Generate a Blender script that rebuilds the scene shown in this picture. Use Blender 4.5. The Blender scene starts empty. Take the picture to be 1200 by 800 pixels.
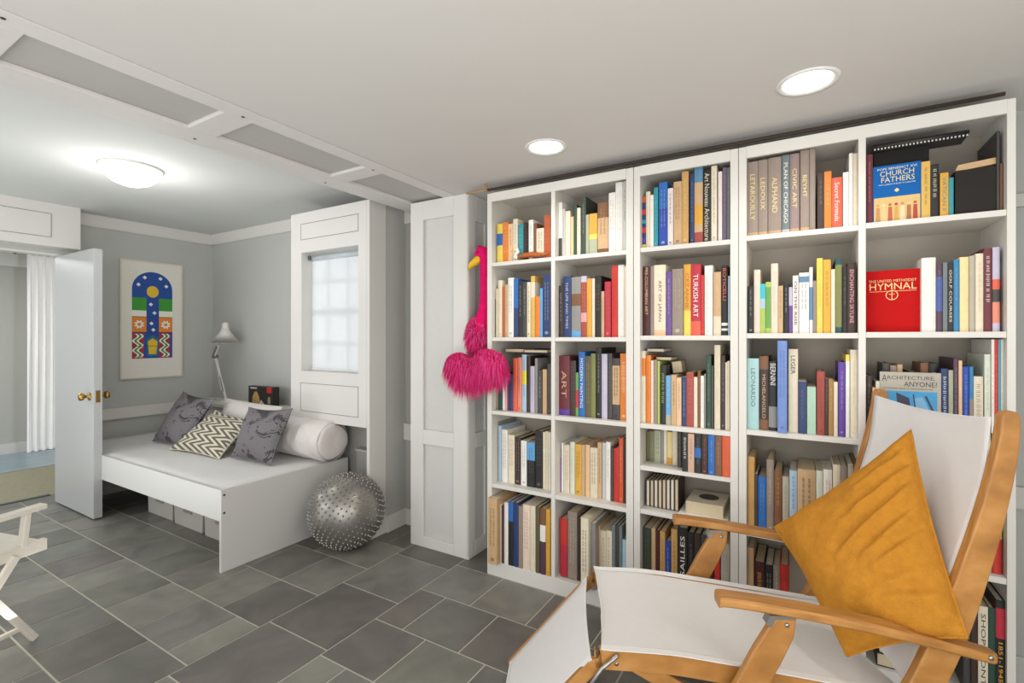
import bpy, bmesh, math, random
from mathutils import Vector, Matrix, noise
random.seed(7)
C = bpy.context.scene.collection
PI = math.pi
R = math.radians

# ---------------------------------------------------------------- materials
def lin(hx):
    hx = hx.lstrip('#')
    out = []
    for i in (0, 2, 4):
        c = int(hx[i:i+2], 16) / 255
        out.append(c/12.92 if c <= .04045 else ((c+.055)/1.055)**2.4)
    return (*out, 1)
_m = {}
def mat(hx, rough=.6, metal=0., var=.06, scale=30, bump=0., bscale=200, emis=0., spec=.5, stretch=None, coat=0.):
    key = (hx, rough, metal, var, scale, bump, bscale, emis, spec, stretch, coat)
    if key in _m: return _m[key]
    m = bpy.data.materials.new('finish'); m.use_nodes = True
    nt = m.node_tree; b = nt.nodes['Principled BSDF']
    c = lin(hx)
    b.inputs['Roughness'].default_value = rough; b.inputs['Metallic'].default_value = metal
    b.inputs['Specular IOR Level'].default_value = spec
    b.inputs['Coat Weight'].default_value = coat
    tc = nt.nodes.new('ShaderNodeTexCoord')
    src = tc.outputs['Object']
    if stretch:
        mp = nt.nodes.new('ShaderNodeMapping'); mp.inputs['Scale'].default_value = stretch
        nt.links.new(src, mp.inputs['Vector']); src = mp.outputs['Vector']
    n = nt.nodes.new('ShaderNodeTexNoise'); n.inputs['Scale'].default_value = scale; n.inputs['Detail'].default_value = 3
    nt.links.new(src, n.inputs['Vector'])
    mx = nt.nodes.new('ShaderNodeMix'); mx.data_type = 'RGBA'
    mx.inputs['A'].default_value = (*[max(0, x*(1-var*2)) for x in c[:3]], 1)
    mx.inputs['B'].default_value = (*[min(1, x*(1+var)) for x in c[:3]], 1)
    nt.links.new(n.outputs['Fac'], mx.inputs['Factor'])
    nt.links.new(mx.outputs['Result'], b.inputs['Base Color'])
    if bump:
        n2 = nt.nodes.new('ShaderNodeTexNoise'); n2.inputs['Scale'].default_value = bscale; n2.inputs['Detail'].default_value = 2
        nt.links.new(src, n2.inputs['Vector'])
        bp = nt.nodes.new('ShaderNodeBump'); bp.inputs['Strength'].default_value = bump; bp.inputs['Distance'].default_value = .01
        nt.links.new(n2.outputs['Fac'], bp.inputs['Height']); nt.links.new(bp.outputs['Normal'], b.inputs['Normal'])
    if emis:
        b.inputs['Emission Color'].default_value = c; b.inputs['Emission Strength'].default_value = emis
    _m[key] = m
    return m

# ---------------------------------------------------------------- mesh builder
class MB:
    def __init__(s): s.v = []; s.f = []; s.mi = []; s.uv = None
    def quad(s, a, b, c, d, mi=0):
        n = len(s.v); s.v += [tuple(a), tuple(b), tuple(c), tuple(d)]; s.f.append((n, n+1, n+2, n+3)); s.mi.append(mi)
    def box(s, x0, y0, z0, x1, y1, z1, mi=0):
        n = len(s.v)
        s.v += [(x0,y0,z0),(x1,y0,z0),(x1,y1,z0),(x0,y1,z0),(x0,y0,z1),(x1,y0,z1),(x1,y1,z1),(x0,y1,z1)]
        for q in ((0,3,2,1),(4,5,6,7),(0,1,5,4),(1,2,6,5),(2,3,7,6),(3,0,4,7)):
            s.f.append(tuple(n+i for i in q)); s.mi.append(mi)
        return s
    def prism(s, poly, fn, a, b, mi=0):
        """poly: 2D outline, fn(p, t) -> 3D point; extruded from t=a to t=b"""
        n = len(s.v); k = len(poly)
        s.v += [fn(p, a) for p in poly] + [fn(p, b) for p in poly]
        for i in range(k):
            j = (i+1) % k; s.f.append((n+i, n+j, n+k+j, n+k+i)); s.mi.append(mi)
        s.f.append(tuple(n+i for i in reversed(range(k)))); s.mi.append(mi)
        s.f.append(tuple(n+k+i for i in range(k))); s.mi.append(mi)
        return s
    def tube(s, pts, rad, seg=12, mi=0, sx=1., sy=1.):
        pts = [Vector(p) for p in pts]; n0 = len(s.v)
        if not isinstance(rad, (list, tuple)): rad = [rad]*len(pts)
        up = Vector((0,0,1))
        t = (pts[1]-pts[0]).normalized()
        if abs(t.dot(up)) > .95: up = Vector((1,0,0))
        a = t.cross(up).normalized(); b = t.cross(a).normalized()
        for i, p in enumerate(pts):
            if i: 
                t = (pts[min(i+1, len(pts)-1)] - pts[i-1]).normalized()
                a = (a - t*a.dot(t)).normalized(); b = t.cross(a).normalized()
            for k in range(seg):
                th = 2*PI*k/seg
                s.v.append(tuple(p + a*math.cos(th)*rad[i]*sx + b*math.sin(th)*rad[i]*sy))
        for i in range(len(pts)-1):
            for k in range(seg):
                k2 = (k+1) % seg
                s.f.append((n0+i*seg+k, n0+i*seg+k2, n0+(i+1)*seg+k2, n0+(i+1)*seg+k)); s.mi.append(mi)
        s.f.append(tuple(n0+k for k in reversed(range(seg)))); s.mi.append(mi)
        m = n0+(len(pts)-1)*seg
        s.f.append(tuple(m+k for k in range(seg))); s.mi.append(mi)
        return s
    def ball(s, c, r, seg=24, rings=14, mi=0, sc=(1,1,1)):
        n = len(s.v); c = Vector(c)
        s.v.append((c.x, c.y, c.z+r*sc[2]))
        for i in range(1, rings):
            ph = PI*i/rings
            for k in range(seg):
                th = 2*PI*k/seg
                s.v.append((c.x+r*sc[0]*math.sin(ph)*math.cos(th), c.y+r*sc[1]*math.sin(ph)*math.sin(th), c.z+r*sc[2]*math.cos(ph)))
        s.v.append((c.x, c.y, c.z-r*sc[2])); e = len(s.v)-1
        for k in range(seg):
            k2 = (k+1) % seg
            s.f.append((n, n+1+k, n+1+k2)); s.mi.append(mi)
            for i in range(rings-2):
                a = n+1+i*seg
                s.f.append((a+k, a+seg+k, a+seg+k2, a+k2)); s.mi.append(mi)
            a = n+1+(rings-2)*seg
            s.f.append((a+k, e, a+k2)); s.mi.append(mi)
        return s
    def lathe(s, prof, c=(0,0,0), seg=32, mi=0, M=None):
        n = len(s.v); k = len(prof)
        for i, (r, z) in enumerate(prof):
            for j in range(seg):
                th = 2*PI*j/seg; p = Vector((r*math.cos(th), r*math.sin(th), z))
                if M: p = M @ p
                s.v.append(tuple(p+Vector(c)))
        for i in range(k-1):
            for j in range(seg):
                j2 = (j+1) % seg
                s.f.append((n+i*seg+j, n+i*seg+j2, n+(i+1)*seg+j2, n+(i+1)*seg+j)); s.mi.append(mi)
        return s
    def grid(s, fn, nu, nv, mi=0, uv=False):
        n = len(s.v)
        for i in range(nu+1):
            for j in range(nv+1): s.v.append(tuple(fn(i/nu, j/nv)))
        for i in range(nu):
            for j in range(nv):
                a = n+i*(nv+1)+j
                s.f.append((a, a+nv+1, a+nv+2, a+1)); s.mi.append(mi)
        if uv:
            if s.uv is None: s.uv = {}
            for i in range(nu+1):
                for j in range(nv+1): s.uv[n+i*(nv+1)+j] = (i/nu, j/nv)
        return s
    def build(s, name, mats, parent=None, smooth=False, bevel=0., weld=False, loc=None):
        if not isinstance(mats, (list, tuple)): mats = [mats]
        me = bpy.data.meshes.new(name); me.from_pydata(s.v, [], s.f)
        for m in mats: me.materials.append(m)
        me.polygons.foreach_set('material_index', s.mi)
        if s.uv is not None:
            ul = me.uv_layers.new(name='UVMap')
            for lp in me.loops: ul.data[lp.index].uv = s.uv.get(lp.vertex_index, (0, 0))
        bm = bmesh.new(); bm.from_mesh(me)
        if weld: bmesh.ops.remove_doubles(bm, verts=bm.verts, dist=1e-5)
        bmesh.ops.recalc_face_normals(bm, faces=bm.faces)
        bm.to_mesh(me); bm.free()
        if smooth:
            me.polygons.foreach_set('use_smooth', [True]*len(me.polygons))
        o = bpy.data.objects.new(name, me); C.objects.link(o)
        if parent: o.parent = parent
        if bevel:
            b = o.modifiers.new('soft edge', 'BEVEL'); b.width = bevel; b.segments = 2; b.limit_method = 'ANGLE'; b.angle_limit = R(40)
        return o
def tag(o, label, cat, group=None):
    o['label'] = label; o['category'] = cat
    if group: o['group'] = group
    return o
def thing(name, label, cat, loc=(0,0,0), rz=0., group=None, rx=0., ry=0.):
    o = bpy.data.objects.new(name, None); C.objects.link(o); o.empty_display_size = .05
    o.location = loc; o.rotation_euler = (rx, ry, rz)
    return tag(o, label, cat, group)
def struct(o): o['kind'] = 'structure'; return o
_txt = {}
def glyphs(s):
    """mesh of a word, normalised to a 1 x 1 box: (verts, faces)"""
    if s in _txt: return _txt[s]
    cu = bpy.data.curves.new('w', 'FONT'); cu.body = s; cu.resolution_u = 2
    ob = bpy.data.objects.new('w', cu); C.objects.link(ob)
    bpy.context.view_layer.update()
    me = bpy.data.meshes.new_from_object(ob.evaluated_get(bpy.context.evaluated_depsgraph_get()))
    vs = [v.co.copy() for v in me.vertices]; fs = [tuple(p.vertices) for p in me.polygons]
    x0 = min(v.x for v in vs); x1 = max(v.x for v in vs); y0 = min(v.y for v in vs); y1 = max(v.y for v in vs)
    vs = [((v.x-x0)/(x1-x0), (v.y-y0)/(y1-y0)) for v in vs]
    bpy.data.objects.remove(ob); bpy.data.curves.remove(cu); bpy.data.meshes.remove(me)
    _txt[s] = (vs, fs); return _txt[s]
def letter(name, s, m, parent, org, xd, yd):
    """word s laid in the box org + u*xd + v*yd"""
    vs, fs = glyphs(s); org = Vector(org); xd = Vector(xd); yd = Vector(yd)
    mb = MB(); mb.v = [tuple(org+xd*u+yd*v) for u, v in vs]; mb.f = fs; mb.mi = [0]*len(fs)
    me = bpy.data.meshes.new(name); me.from_pydata(mb.v, [], mb.f); me.materials.append(m)
    o = bpy.data.objects.new(name, me); C.objects.link(o); o.parent = parent; return o
# ---------------------------------------------------------------- camera
cam = bpy.data.cameras.new('camera'); co = bpy.data.objects.new('camera', cam); C.objects.link(co)
co.location = (0, 0, 1.37); co.rotation_euler = (R(90), 0, math.atan2(.5136, .858))
cam.sensor_width = 36; cam.lens = 568/1200*36; cam.shift_y = -5/1200; cam.clip_start = .02
bpy.context.scene.camera = co

# ---------------------------------------------------------------- room
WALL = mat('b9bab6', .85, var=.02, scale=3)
WHITE = mat('d6d4cf', .45, var=.02, scale=4)
CEIL = mat('cfcdc9', .9, var=.02, scale=2, bump=.03, bscale=60)
CEILFAR = mat('cdcfcc', .9, var=.02, scale=2)
GROOVE = mat('77746f', .8, var=.05)

# floor: slate tiles in a modular pattern, each tile a face group with its own tone, on a pale grout bed
def slate():
    m = bpy.data.materials.new('slate'); m.use_nodes = True; nt = m.node_tree; b = nt.nodes['Principled BSDF']
    at = nt.nodes.new('ShaderNodeAttribute'); at.attribute_name = 'tone'
    tc = nt.nodes.new('ShaderNodeTexCoord')
    add = nt.nodes.new('ShaderNodeVectorMath'); add.operation = 'ADD'
    sc = nt.nodes.new('ShaderNodeVectorMath'); sc.operation = 'SCALE'; sc.inputs['Scale'].default_value = 40
    nt.links.new(at.outputs['Vector'], sc.inputs[0])
    nt.links.new(tc.outputs['Object'], add.inputs[0]); nt.links.new(sc.outputs[0], add.inputs[1])
    n = nt.nodes.new('ShaderNodeTexNoise'); n.inputs['Scale'].default_value = 5; n.inputs['Detail'].default_value = 5; n.inputs['Distortion'].default_value = .8
    nt.links.new(add.outputs[0], n.inputs['Vector'])
    mx = nt.nodes.new('ShaderNodeMix'); mx.data_type = 'RGBA'; mx.blend_type = 'MULTIPLY'; mx.inputs['Factor'].default_value = 1
    cr = nt.nodes.new('ShaderNodeValToRGB')
    cr.color_ramp.elements[0].position = .3; cr.color_ramp.elements[0].color = (.72, .72, .72, 1)
    cr.color_ramp.elements[1].position = .7; cr.color_ramp.elements[1].color = (1.12, 1.1, 1.06, 1)
    nt.links.new(n.outputs['Fac'], cr.inputs['Fac'])
    nt.links.new(at.outputs['Color'], mx.inputs['A']); nt.links.new(cr.outputs['Color'], mx.inputs['B'])
    nt.links.new(mx.outputs['Result'], b.inputs['Base Color'])
    b.inputs['Roughness'].default_value = .38; b.inputs['Specular IOR Level'].default_value = .45
    bp = nt.nodes.new('ShaderNodeBump'); bp.inputs['Strength'].default_value = .15; bp.inputs['Distance'].default_value = .004
    nt.links.new(n.outputs['Fac'], bp.inputs['Height']); nt.links.new(bp.outputs['Normal'], b.inputs['Normal'])
    return m
tiles = []
def T(x0, y0, x1, y1, tone=None): tiles.append((x0, y0, x1, y1, tone))
# long courses beside the bed
ys = [-1.6, -1.28, -.96, -.64, -.32, 0, .385, .725, 1.04, 1.352, 1.68, 2.02, 2.335, 2.66]
off = {8: [-2.378,-2.693,-3.02,-3.31,-3.605,-3.91,-4.22,-4.53,-4.84,-5.15,-5.46], 9: [-2.53,-2.83,-3.13,-3.43,-3.76,-4.07,-4.38,-4.69,-5.0,-5.31],
       7: [-2.535,-2.85,-3.15,-3.46,-3.77,-4.08,-4.39,-4.70,-5.01,-5.32]}
for i in range(len(ys)-1):
    xs = off.get(i) or [-2.375-.16*(i % 3)-.315*k for k in range(10)]
    xs = [-2.205]+[x for x in xs if x < -2.25 and x > -5.58]+[-5.6]
    for k in range(len(xs)-1): T(xs[k+1], ys[i], xs[k], ys[i+1])
# the mixed-size field
for y0, y1 in [(-1.6,-1.2),(-1.2,-.8),(-.8,-.36),(-.36,.08),(.08,.52),(.52,.97),(.97,1.405),(1.405,1.84),(1.84,2.26),(2.26,2.66)]:
    T(-2.205, y0, -1.785, y1, 'p' if (y0, y1) == (.97, 1.405) else None)
T(-1.785,1.37,-1.464,1.685,'p'); T(-1.785,1.685,-1.61,2.012); T(-1.61,1.685,-1.283,2.012); T(-1.785,2.012,-1.457,2.335)
T(-1.785,2.335,-1.457,2.66); T(-1.785,1.04,-1.62,1.37); T(-1.62,1.04,-1.30,1.37)
for k in range(9):
    x = -1.457+.325*k; T(x, 2.012, x+.325, 2.335); T(x, 2.335, x+.325, 2.66)
    x = -1.283+.325*k; T(x, 1.685, x+.325, 2.012)
    x = -1.464+.325*k; T(x, 1.37, x+.325, 1.685)
    x = -1.30+.33*k; T(x, 1.04, x+.33, 1.37)
    for j in range(8): 
        y = 1.04-.33*(j+1); x = -1.785+.33*k+(0 if j % 2 else -.0); T(x, y, x+.33, y+.33)
greens = ['777871','7d7d76','706f6a','84837b','6c6c67','7a7974','74756d','807e78']
plums = ['67645f','6e6a66']
mb = MB(); tones = []
for x0, y0, x1, y1, tn in tiles:
    g = .0045
    mb.box(x0+g, y0+g, -.004, x1-g, y1-g, 0)
    c = lin(random.choice(plums if (tn == 'p' or random.random() < .2) else greens)); tones += [c]*6
o = mb.build('floor', slate()); struct(o)
ca = o.data.color_attributes.new('tone', 'FLOAT_COLOR', 'CORNER')
for p in o.data.polygons:
    for li in p.loop_indices: ca.data[li].color = tones[p.index]
mb = MB(); mb.box(-5.6, -1.6, -.05, 1.6, 2.66, -.0025)
struct(mb.build('floor_grout', mat('bab7a8', .9, var=.06, scale=60)))

# hallway beyond the open door
mb = MB(); mb.box(-8.1, -1.6, -.05, -5.6, 4.2, 0)
hall = mat('9b957c', .8, var=.15, scale=25); struct(mb.build('floor_hallway', hall))
mb = MB(); mb.box(-8.0, -1.0, 0, -6.9, 3.6, .004); tag(mb.build('hall_floor_sheen', mat('8fa2aa', .35, var=.15, scale=6)), 'blue-grey painted daylight sheen on the hallway floor at the foot of the curtain', 'sheen')  # window light on the floor, put in as a thin blue-grey sheet
mb = MB(); mb.box(-5.63, .2, 0, -5.59, 1.55, .008); struct(mb.build('trim_1', mat('57605c', .6)))
mb = MB(); mb.box(-8.1, -1.6, 0, -8.0, 4.2, 2.5); struct(mb.build('wall_hallway', mat('bab9b2', .85, var=.02)))
mb = MB(); mb.box(-8.0, -1.6, 0, -7.975, 4.2, .12); struct(mb.build('baseboard_hallway', WHITE))
mb = MB(); mb.box(-8.0, -1.6, 2.2, -7.96, 4.2, 2.43); struct(mb.build('trim_2', WHITE))
mb = MB(); mb.box(-8.1, 4.2, 0, -5.6, 4.3, 2.5); struct(mb.build('wall_hallway_end', WALL))
# sheer curtain hanging against the hallway wall, with its rod tip
cur = thing('curtain', 'sheer white floor-length curtain hanging in the hallway beyond the open door', 'curtain', (-7.86, 2.13, 0))
mb = MB()
def cf(u, v):
    y = -.16+.36*u; return (.035*math.sin(u*34)+.012*math.sin(u*71+v*3), y+.05*(1-v)*(u-.5)*0, .01+2.34*v)
mb.grid(cf, 60, 6); mb.build('fabric', mat('f2f1ee', .8, var=.03, emis=.15), cur, smooth=True)  # faint daylight glow put into the cloth
mb = MB(); mb.tube([(.0, -.25, 2.36), (.0, .6, 2.36)], .012); mb.ball((0, -.26, 2.36), .022)
mb.build('curtain_rod', mat('2a2a2a', .4), cur, smooth=True)

# walls
mb = MB()
mb.box(-5.40, 1.56, 0, -5.3, 2.85, 2.43); mb.box(-5.40, -1.6, 0, -5.3, .55, 2.43); mb.box(-5.40, .55, 2.06, -5.3, 1.56, 2.43)
struct(mb.build('wall_left', WALL))
mb = MB(); mb.box(-5.3, 2.75, 0, -3.33, 2.85, 2.43); mb.box(-3.33, 2.75, 0, -2.53, 2.85, .77); mb.box(-3.33, 2.75, 2.28, -2.53, 2.85, 2.43)
struct(mb.build('wall_alcove', WALL))
mb = MB(); mb.box(-2.53, 2.66, 0, 1.6, 2.85, 2.43)
struct(mb.build('wall_back', mat('a9aaa6', .85, var=.02, scale=3)))
mb = MB(); mb.box(1.6, -1.6, 0, 1.7, 2.75, 2.43); struct(mb.build('wall_right', WALL))
# ceilings and the panelled soffit between them
mb = MB(); mb.box(-1.86, -1.6, 2.26, 1.6, 2.66, 2.32); struct(mb.build('ceiling', CEIL))
mb = MB(); mb.box(-8.1, -1.6, 2.43, -2.40, 4.2, 2.5); struct(mb.build('ceiling_alcove', CEILFAR))
mb = MB()
mb.box(-2.40, -1.6, 2.275, -1.866, 2.66, 2.43, 1)
def soff(x0, y0, x1, y1): mb.box(x0, y0, 2.258, x1, y1, 2.275)
PAN = 1
soff(-1.96, -1.6, -1.866, 2.66); soff(-2.40, -1.6, -2.24, 2.66)
for y0, y1 in [(-1.6,-1.55),(-.95,-.84),(-.25,-.14),(.37,.485),(1.058,1.173),(1.785,1.90),(2.472,2.66)]: soff(-2.24, y0, -1.96, y1)
bm3 = mb.build('trim_3', [mat('d6d3d0', .6, var=.02), mat('b4b2ae', .7, var=.02)], bevel=.002); struct(bm3)
mb = MB(); mb.box(-1.866, -1.6, 2.263, -1.861, 2.5, 2.30); struct(mb.build('trim_4', mat('4e4a46', .9)))
for x, y in [(-1.91,.43),(-1.935,1.12),(-2.332,1.132),(-1.955,1.83),(-2.353,1.84),(-1.962,2.55)]:
    mb = MB(); mb.lathe([(0, 2.2565), (.006, 2.2565), (.007, 2.2585)], (x, y, 0), 12)
    mb.build('screw', mat('3f3b38', .5, .6), bm3)
# crown moulding and rails
def crown(name, pts, horiz):
    pass
mb = MB()
mb.prism([(0,0),(.02,0),(.028,.02),(.04,.085),(.04,.1),(0,.1)], lambda p, t: (-5.3+p[0], t, 2.33+p[1]), 1.6, 2.75)
mb.prism([(0,0),(.02,0),(.028,.02),(.04,.085),(.04,.1),(0,.1)], lambda p, t: (t, 2.75-p[0], 2.33+p[1]), -5.3, -3.35)
struct(mb.build('trim_5', WHITE))
mb = MB(); mb.box(-5.3, 1.55, .635, -5.27, 2.47, .735); mb.box(-5.3, 1.55, 0, -5.28, 2.75, .1)
struct(mb.build('trim_6', WHITE, bevel=.004))
# deep ledge behind the bed
mb = MB(); mb.box(-5.3, 2.46, .72, -3.36, 2.75, .75); mb.box(-5.3, 2.49, 0, -3.36, 2.75, .72)
struct(mb.build('trim_7', WHITE, bevel=.003))
# header box above the doorway
mb = MB(); mb.box(-5.3, -1.6, 2.09, -5.1, 1.6, 2.43)
for a in [(-5.1,.3,2.16,-5.097,1.42,2.163),(-5.1,.3,2.345,-5.097,1.42,2.348),(-5.1,1.417,2.16,-5.097,1.42,2.348)]: mb.box(*a, 1)
struct(mb.build('trim_8', [WHITE, GROOVE]))

# window bay: boxed-out casing hanging above the bed
mb = MB(); Y0, Y1 = 2.31, 2.335
wx0, wx1, wz0, wz1 = -3.225, -2.612, 1.118, 2.003
mb.box(-3.35, Y0, .755, wx0, Y1, 2.30); mb.box(wx1, Y0, .755, -2.5305, Y1, 2.30)
mb.box(wx0, Y0, .755, wx1, Y1, wz0); mb.box(wx0, Y0, wz1, wx1, Y1, 2.30)
mb.box(-3.35, Y1, .755, -3.33, 2.75, 2.30)                       # side towards the lamp
mb.box(-3.33, Y1, .755, -2.53, 2.75, .775); mb.box(-3.33, Y1, 2.28, -2.53, 2.75, 2.30)
mb.box(wx0-.02, Y1, wz0-.02, wx0, 2.75, wz1+.02); mb.box(wx1, Y1, wz0-.02, wx1+.02, 2.75, wz1+.02)
mb.box(wx0, Y1, wz0-.02, wx1, 2.75, wz0); mb.box(wx0, Y1, wz1, wx1, 2.75, wz1+.02)
g = .0035
for (a, b, c, d) in [(-3.232, 2.098, -2.610, 2.218), (-3.236, .819, -2.610, 1.03)]:
    mb.box(a, Y0-.0012, b, c, Y0, b+g, 1); mb.box(a, Y0-.0012, d-g, c, Y0, d, 1)
    mb.box(a, Y0-.0012, b, a+g, Y0, d, 1); mb.box(c-g, Y0-.0012, b, c, Y0, d, 1)
win = mb.build('window_1', [WHITE, GROOVE]); struct(win)
mb = MB()
for k in range(4):
    x = wx0+(wx1-wx0)*k/3; mb.box(x-.011, 2.475, wz0, x+.011, 2.495, wz1)
for k in range(5):
    z = wz0+(wz1-wz0)*k/4; h = .022 if k == 2 else .011; mb.box(wx0, 2.472, z-h, wx1, 2.497, z+h)
mb.build('window_sash', mat('c9c7c3', .5), win)
mb = MB(); mb.box(wx0, 2.484, wz0, wx1, 2.486, wz1)
gl = bpy.data.materials.new('glass'); gl.use_nodes = True
gb = gl.node_tree.nodes['Principled BSDF']; gb.inputs['Transmission Weight'].default_value = 1; gb.inputs['Roughness'].default_value = .02; gb.inputs['IOR'].default_value = 1.05; gb.inputs['Base Color'].default_value = (.95, .97, .98, 1)
mb.build('window_pane', gl, win)
# roller shade
sh = thing('roller_shade', 'thin white roller shade pulled down over the boxed window above the bed', 'shade', (0, 0, 0))
sm = bpy.data.materials.new('shade cloth'); sm.use_nodes = True; nt = sm.node_tree
for n in list(nt.nodes): nt.nodes.remove(n)
out = nt.nodes.new('ShaderNodeOutputMaterial'); mxs = nt.nodes.new('ShaderNodeMixShader'); df = nt.nodes.new('ShaderNodeBsdfDiffuse'); tl = nt.nodes.new('ShaderNodeBsdfTranslucent')
wv = nt.nodes.new('ShaderNodeTexNoise'); wv.inputs['Scale'].default_value = 400
mxc = nt.nodes.new('ShaderNodeMix'); mxc.data_type = 'RGBA'; mxc.inputs['A'].default_value = lin('e4e6e8'); mxc.inputs['B'].default_value = lin('eceeef')
nt.links.new(wv.outputs['Fac'], mxc.inputs['Factor'])
nt.links.new(mxc.outputs['Result'], df.inputs['Color']); nt.links.new(mxc.outputs['Result'], tl.inputs['Color'])
mxs.inputs[0].default_value = .5
nt.links.new(df.outputs[0], mxs.inputs[1]); nt.links.new(tl.outputs[0], mxs.inputs[2]); nt.links.new(mxs.outputs[0], out.inputs[0])
mb = MB(); mb.grid(lambda u, v: (wx0+.012+(wx1-wx0-.024)*u, 2.395, wz0+.012+.84*v), 4, 4); mb.build('shade_cloth', sm, sh)
mb = MB(); mb.tube([(wx0+.003, 2.40, 1.968), (wx1-.003, 2.40, 1.968)], .021, 16); mb.build('roller', mat('b9c2c8', .5), sh, smooth=True)
mb = MB(); mb.box(wx0+.012, 2.389, wz0+.005, wx1-.012, 2.400, wz0+.022); mb.build('bottom_bar', mat('dfe0e0', .5), sh)
mb = MB(); mb.tube([(wx0+.001, 2.375, 1.985), (wx0+.012, 2.375, 1.955)], .012); mb.build('bracket', mat('76787a', .4, .5), sh)
# pier on the window's open side
mb = MB(); mb.box(-2.53, 2.463, 0, -2.51, 2.66, 2.30); mb.box(-2.53, 2.31, 0, -2.503, 2.462, 2.30)
struct(mb.build('trim_9', WHITE, bevel=.002))
mb = MB(); mb.box(-2.509, 2.465, .115, -2.505, 2.66, 2.30); struct(mb.build('trim_10', mat('b4b3ae', .7, var=.02)))
mb = MB(); mb.box(-2.51, 2.462, 0, -2.49, 2.66, .115); mb.box(-2.49, 2.645, 0, -2.2, 2.66, .115); struct(mb.build('baseboard_pier', WHITE, bevel=.003))
mb = MB(); mb.box(-2.505, 2.64, .62, -2.2, 2.66, .74); mb.box(-2.43, 2.63, .80, -2.385, 2.66, 2.26); mb.box(-2.505, 2.645, 2.2, -2.2, 2.66, 2.3)
struct(mb.build('trim_11', WHITE, bevel=.002))
# recess wall under the window box
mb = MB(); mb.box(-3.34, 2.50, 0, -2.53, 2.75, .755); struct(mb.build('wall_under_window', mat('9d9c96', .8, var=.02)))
hp = thing('heater', 'grey boxy wall heater in the recess behind the white bolster end', 'heater', (-2.66, 2.46, 0))
mb = MB(); mb.box(-.11, -.03, .0, .09, .035, .55); mb.build('casing', mat('8f8e89', .5), hp, bevel=.006)
mb = MB(); mb.box(-.115, -.035, .55, .095, .04, .565); mb.build('top_cap', mat('a9a8a3', .5), hp)

# panelled partition next to the bookcases
pt = thing('panelled_partition', 'white floor-to-ceiling panelled partition box beside the first bookcase', 'partition', (0, 0, 0))
mb = MB(); PX0, PX1, PY = -2.235, -1.772, 2.42
mb.box(PX0, PY+.018, 0, PX1, 2.655, 2.258)
mb.build('core', mat('c9c8c4', .5, var=.02), pt)
mb = MB()
mb.box(PX0, PY, 0, -2.127, PY+.018, 2.258); mb.box(-1.877, PY, 0, PX1, PY+.018, 2.258)
for z0, z1 in [(0, .068), (.672, .768), (2.135, 2.258)]: mb.box(-2.127, PY, z0, -1.877, PY+.018, z1)
mb.build('front_frame', WHITE, pt, bevel=.0025)
mb = MB(); X = PX1
mb.box(X, PY, 0, X+.012, PY+.075, 2.258); mb.box(X, 2.60, 0, X+.012, 2.655, 2.258)
for z0, z1 in [(0, .1), (.672, .768), (2.1, 2.258)]: mb.box(X, PY+.075, z0, X+.012, 2.60, z1)
mb.build('side_frame', WHITE, pt, bevel=.0025)
mb = MB(); mb.box(PX1+.001, PY-.003, .02, PX1+.009, PY+.0, 2.24); mb.build('hinge_strip', mat('c4c1bb', .5), pt)

# open door leaf standing square to the wall
dr = bpy.data.objects.new('door_1', None); C.objects.link(dr); dr.location = (-5.31, 1.50, 0); dr['kind'] = 'structure'
mb = MB(); mb.box(0, 0, .012, .77, .055, 2.035); mb.build('door_leaf', mat('b6b7b6', .33, var=.02), dr, bevel=.002)
brass = mat('b08a45', .25, .95, var=.05)
for sgn, y in ((-1, 0), (1, .055)):
    mb = MB(); M = Matrix.Rotation(R(90)*(1 if sgn < 0 else -1), 4, 'X')
    mb.lathe([(0,0),(.031,0),(.031,.005),(.012,.009),(.011,.03),(.024,.036),(.03,.048),(.026,.062),(.0,.068)], (.70, y, .925), 24, M=M)
    mb.build('door_knob', brass, dr, smooth=True)
mb = MB(); mb.box(.768, .014, .88, .7712, .041, .97); mb.build('latch_plate', brass, dr)
# door frame
mb = MB(); mb.box(-5.41, 1.545, 0, -5.3, 1.56, 2.06); mb.box(-5.41, .55, 2.045, -5.3, 1.56, 2.06); struct(mb.build('trim_12', WHITE))
# wall trim beyond the bookcases
mb = MB(); mb.box(.64, 2.64, .70, 1.6, 2.66, .785); mb.box(.64, 2.645, 0, 1.6, 2.66, .12); mb.box(.64, 2.64, 1.88, 1.6, 2.66, 1.93); struct(mb.build('trim_13', mat('bdbcb7', .6)))

# ---------------------------------------------------------------- light fittings
def downlight(x, y, label):
    t = thing('downlight', label, 'light', (x, y, 2.26), group='recessed ceiling lights')
    mb = MB(); mb.lathe([(.098,.0),(.098,-.004),(.086,-.006),(.078,-.001),(.074,.004)], seg=48); mb.build('trim_ring', mat('e2e1de', .4), t, smooth=True)
    mb = MB(); mb.lathe([(0,-.0008),(.076,-.0008)], seg=48); mb.build('lens', mat('fffdf8', .5, var=0, emis=5), t)
    l = bpy.data.lights.new('downlight lamp', 'SPOT'); l.energy = 14; l.spot_size = R(150); l.spot_blend = .9; l.shadow_soft_size = .07; l.color = (1, .95, .88)
    lo = bpy.data.objects.new('lamp', l); C.objects.link(lo); lo.location = (0, 0, -.03); lo.parent = t
downlight(-1.03, 2.03, 'round recessed ceiling light above the flamingo-side bookcase')
downlight(.016, 1.98, 'larger-looking round recessed ceiling light above the lounge chair')
t = thing('dome_light', 'glowing white glass dome light on the far room ceiling', 'light', (-3.6, 1.38, 2.43))
mb = MB(); mb.lathe([(0,-.115),(.05,-.11),(.1,-.09),(.14,-.055),(.158,-.02),(.16,0)], seg=48); mb.build('glass_dome', mat('fffefb', .4, var=0, emis=1.6), t, smooth=True)
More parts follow.
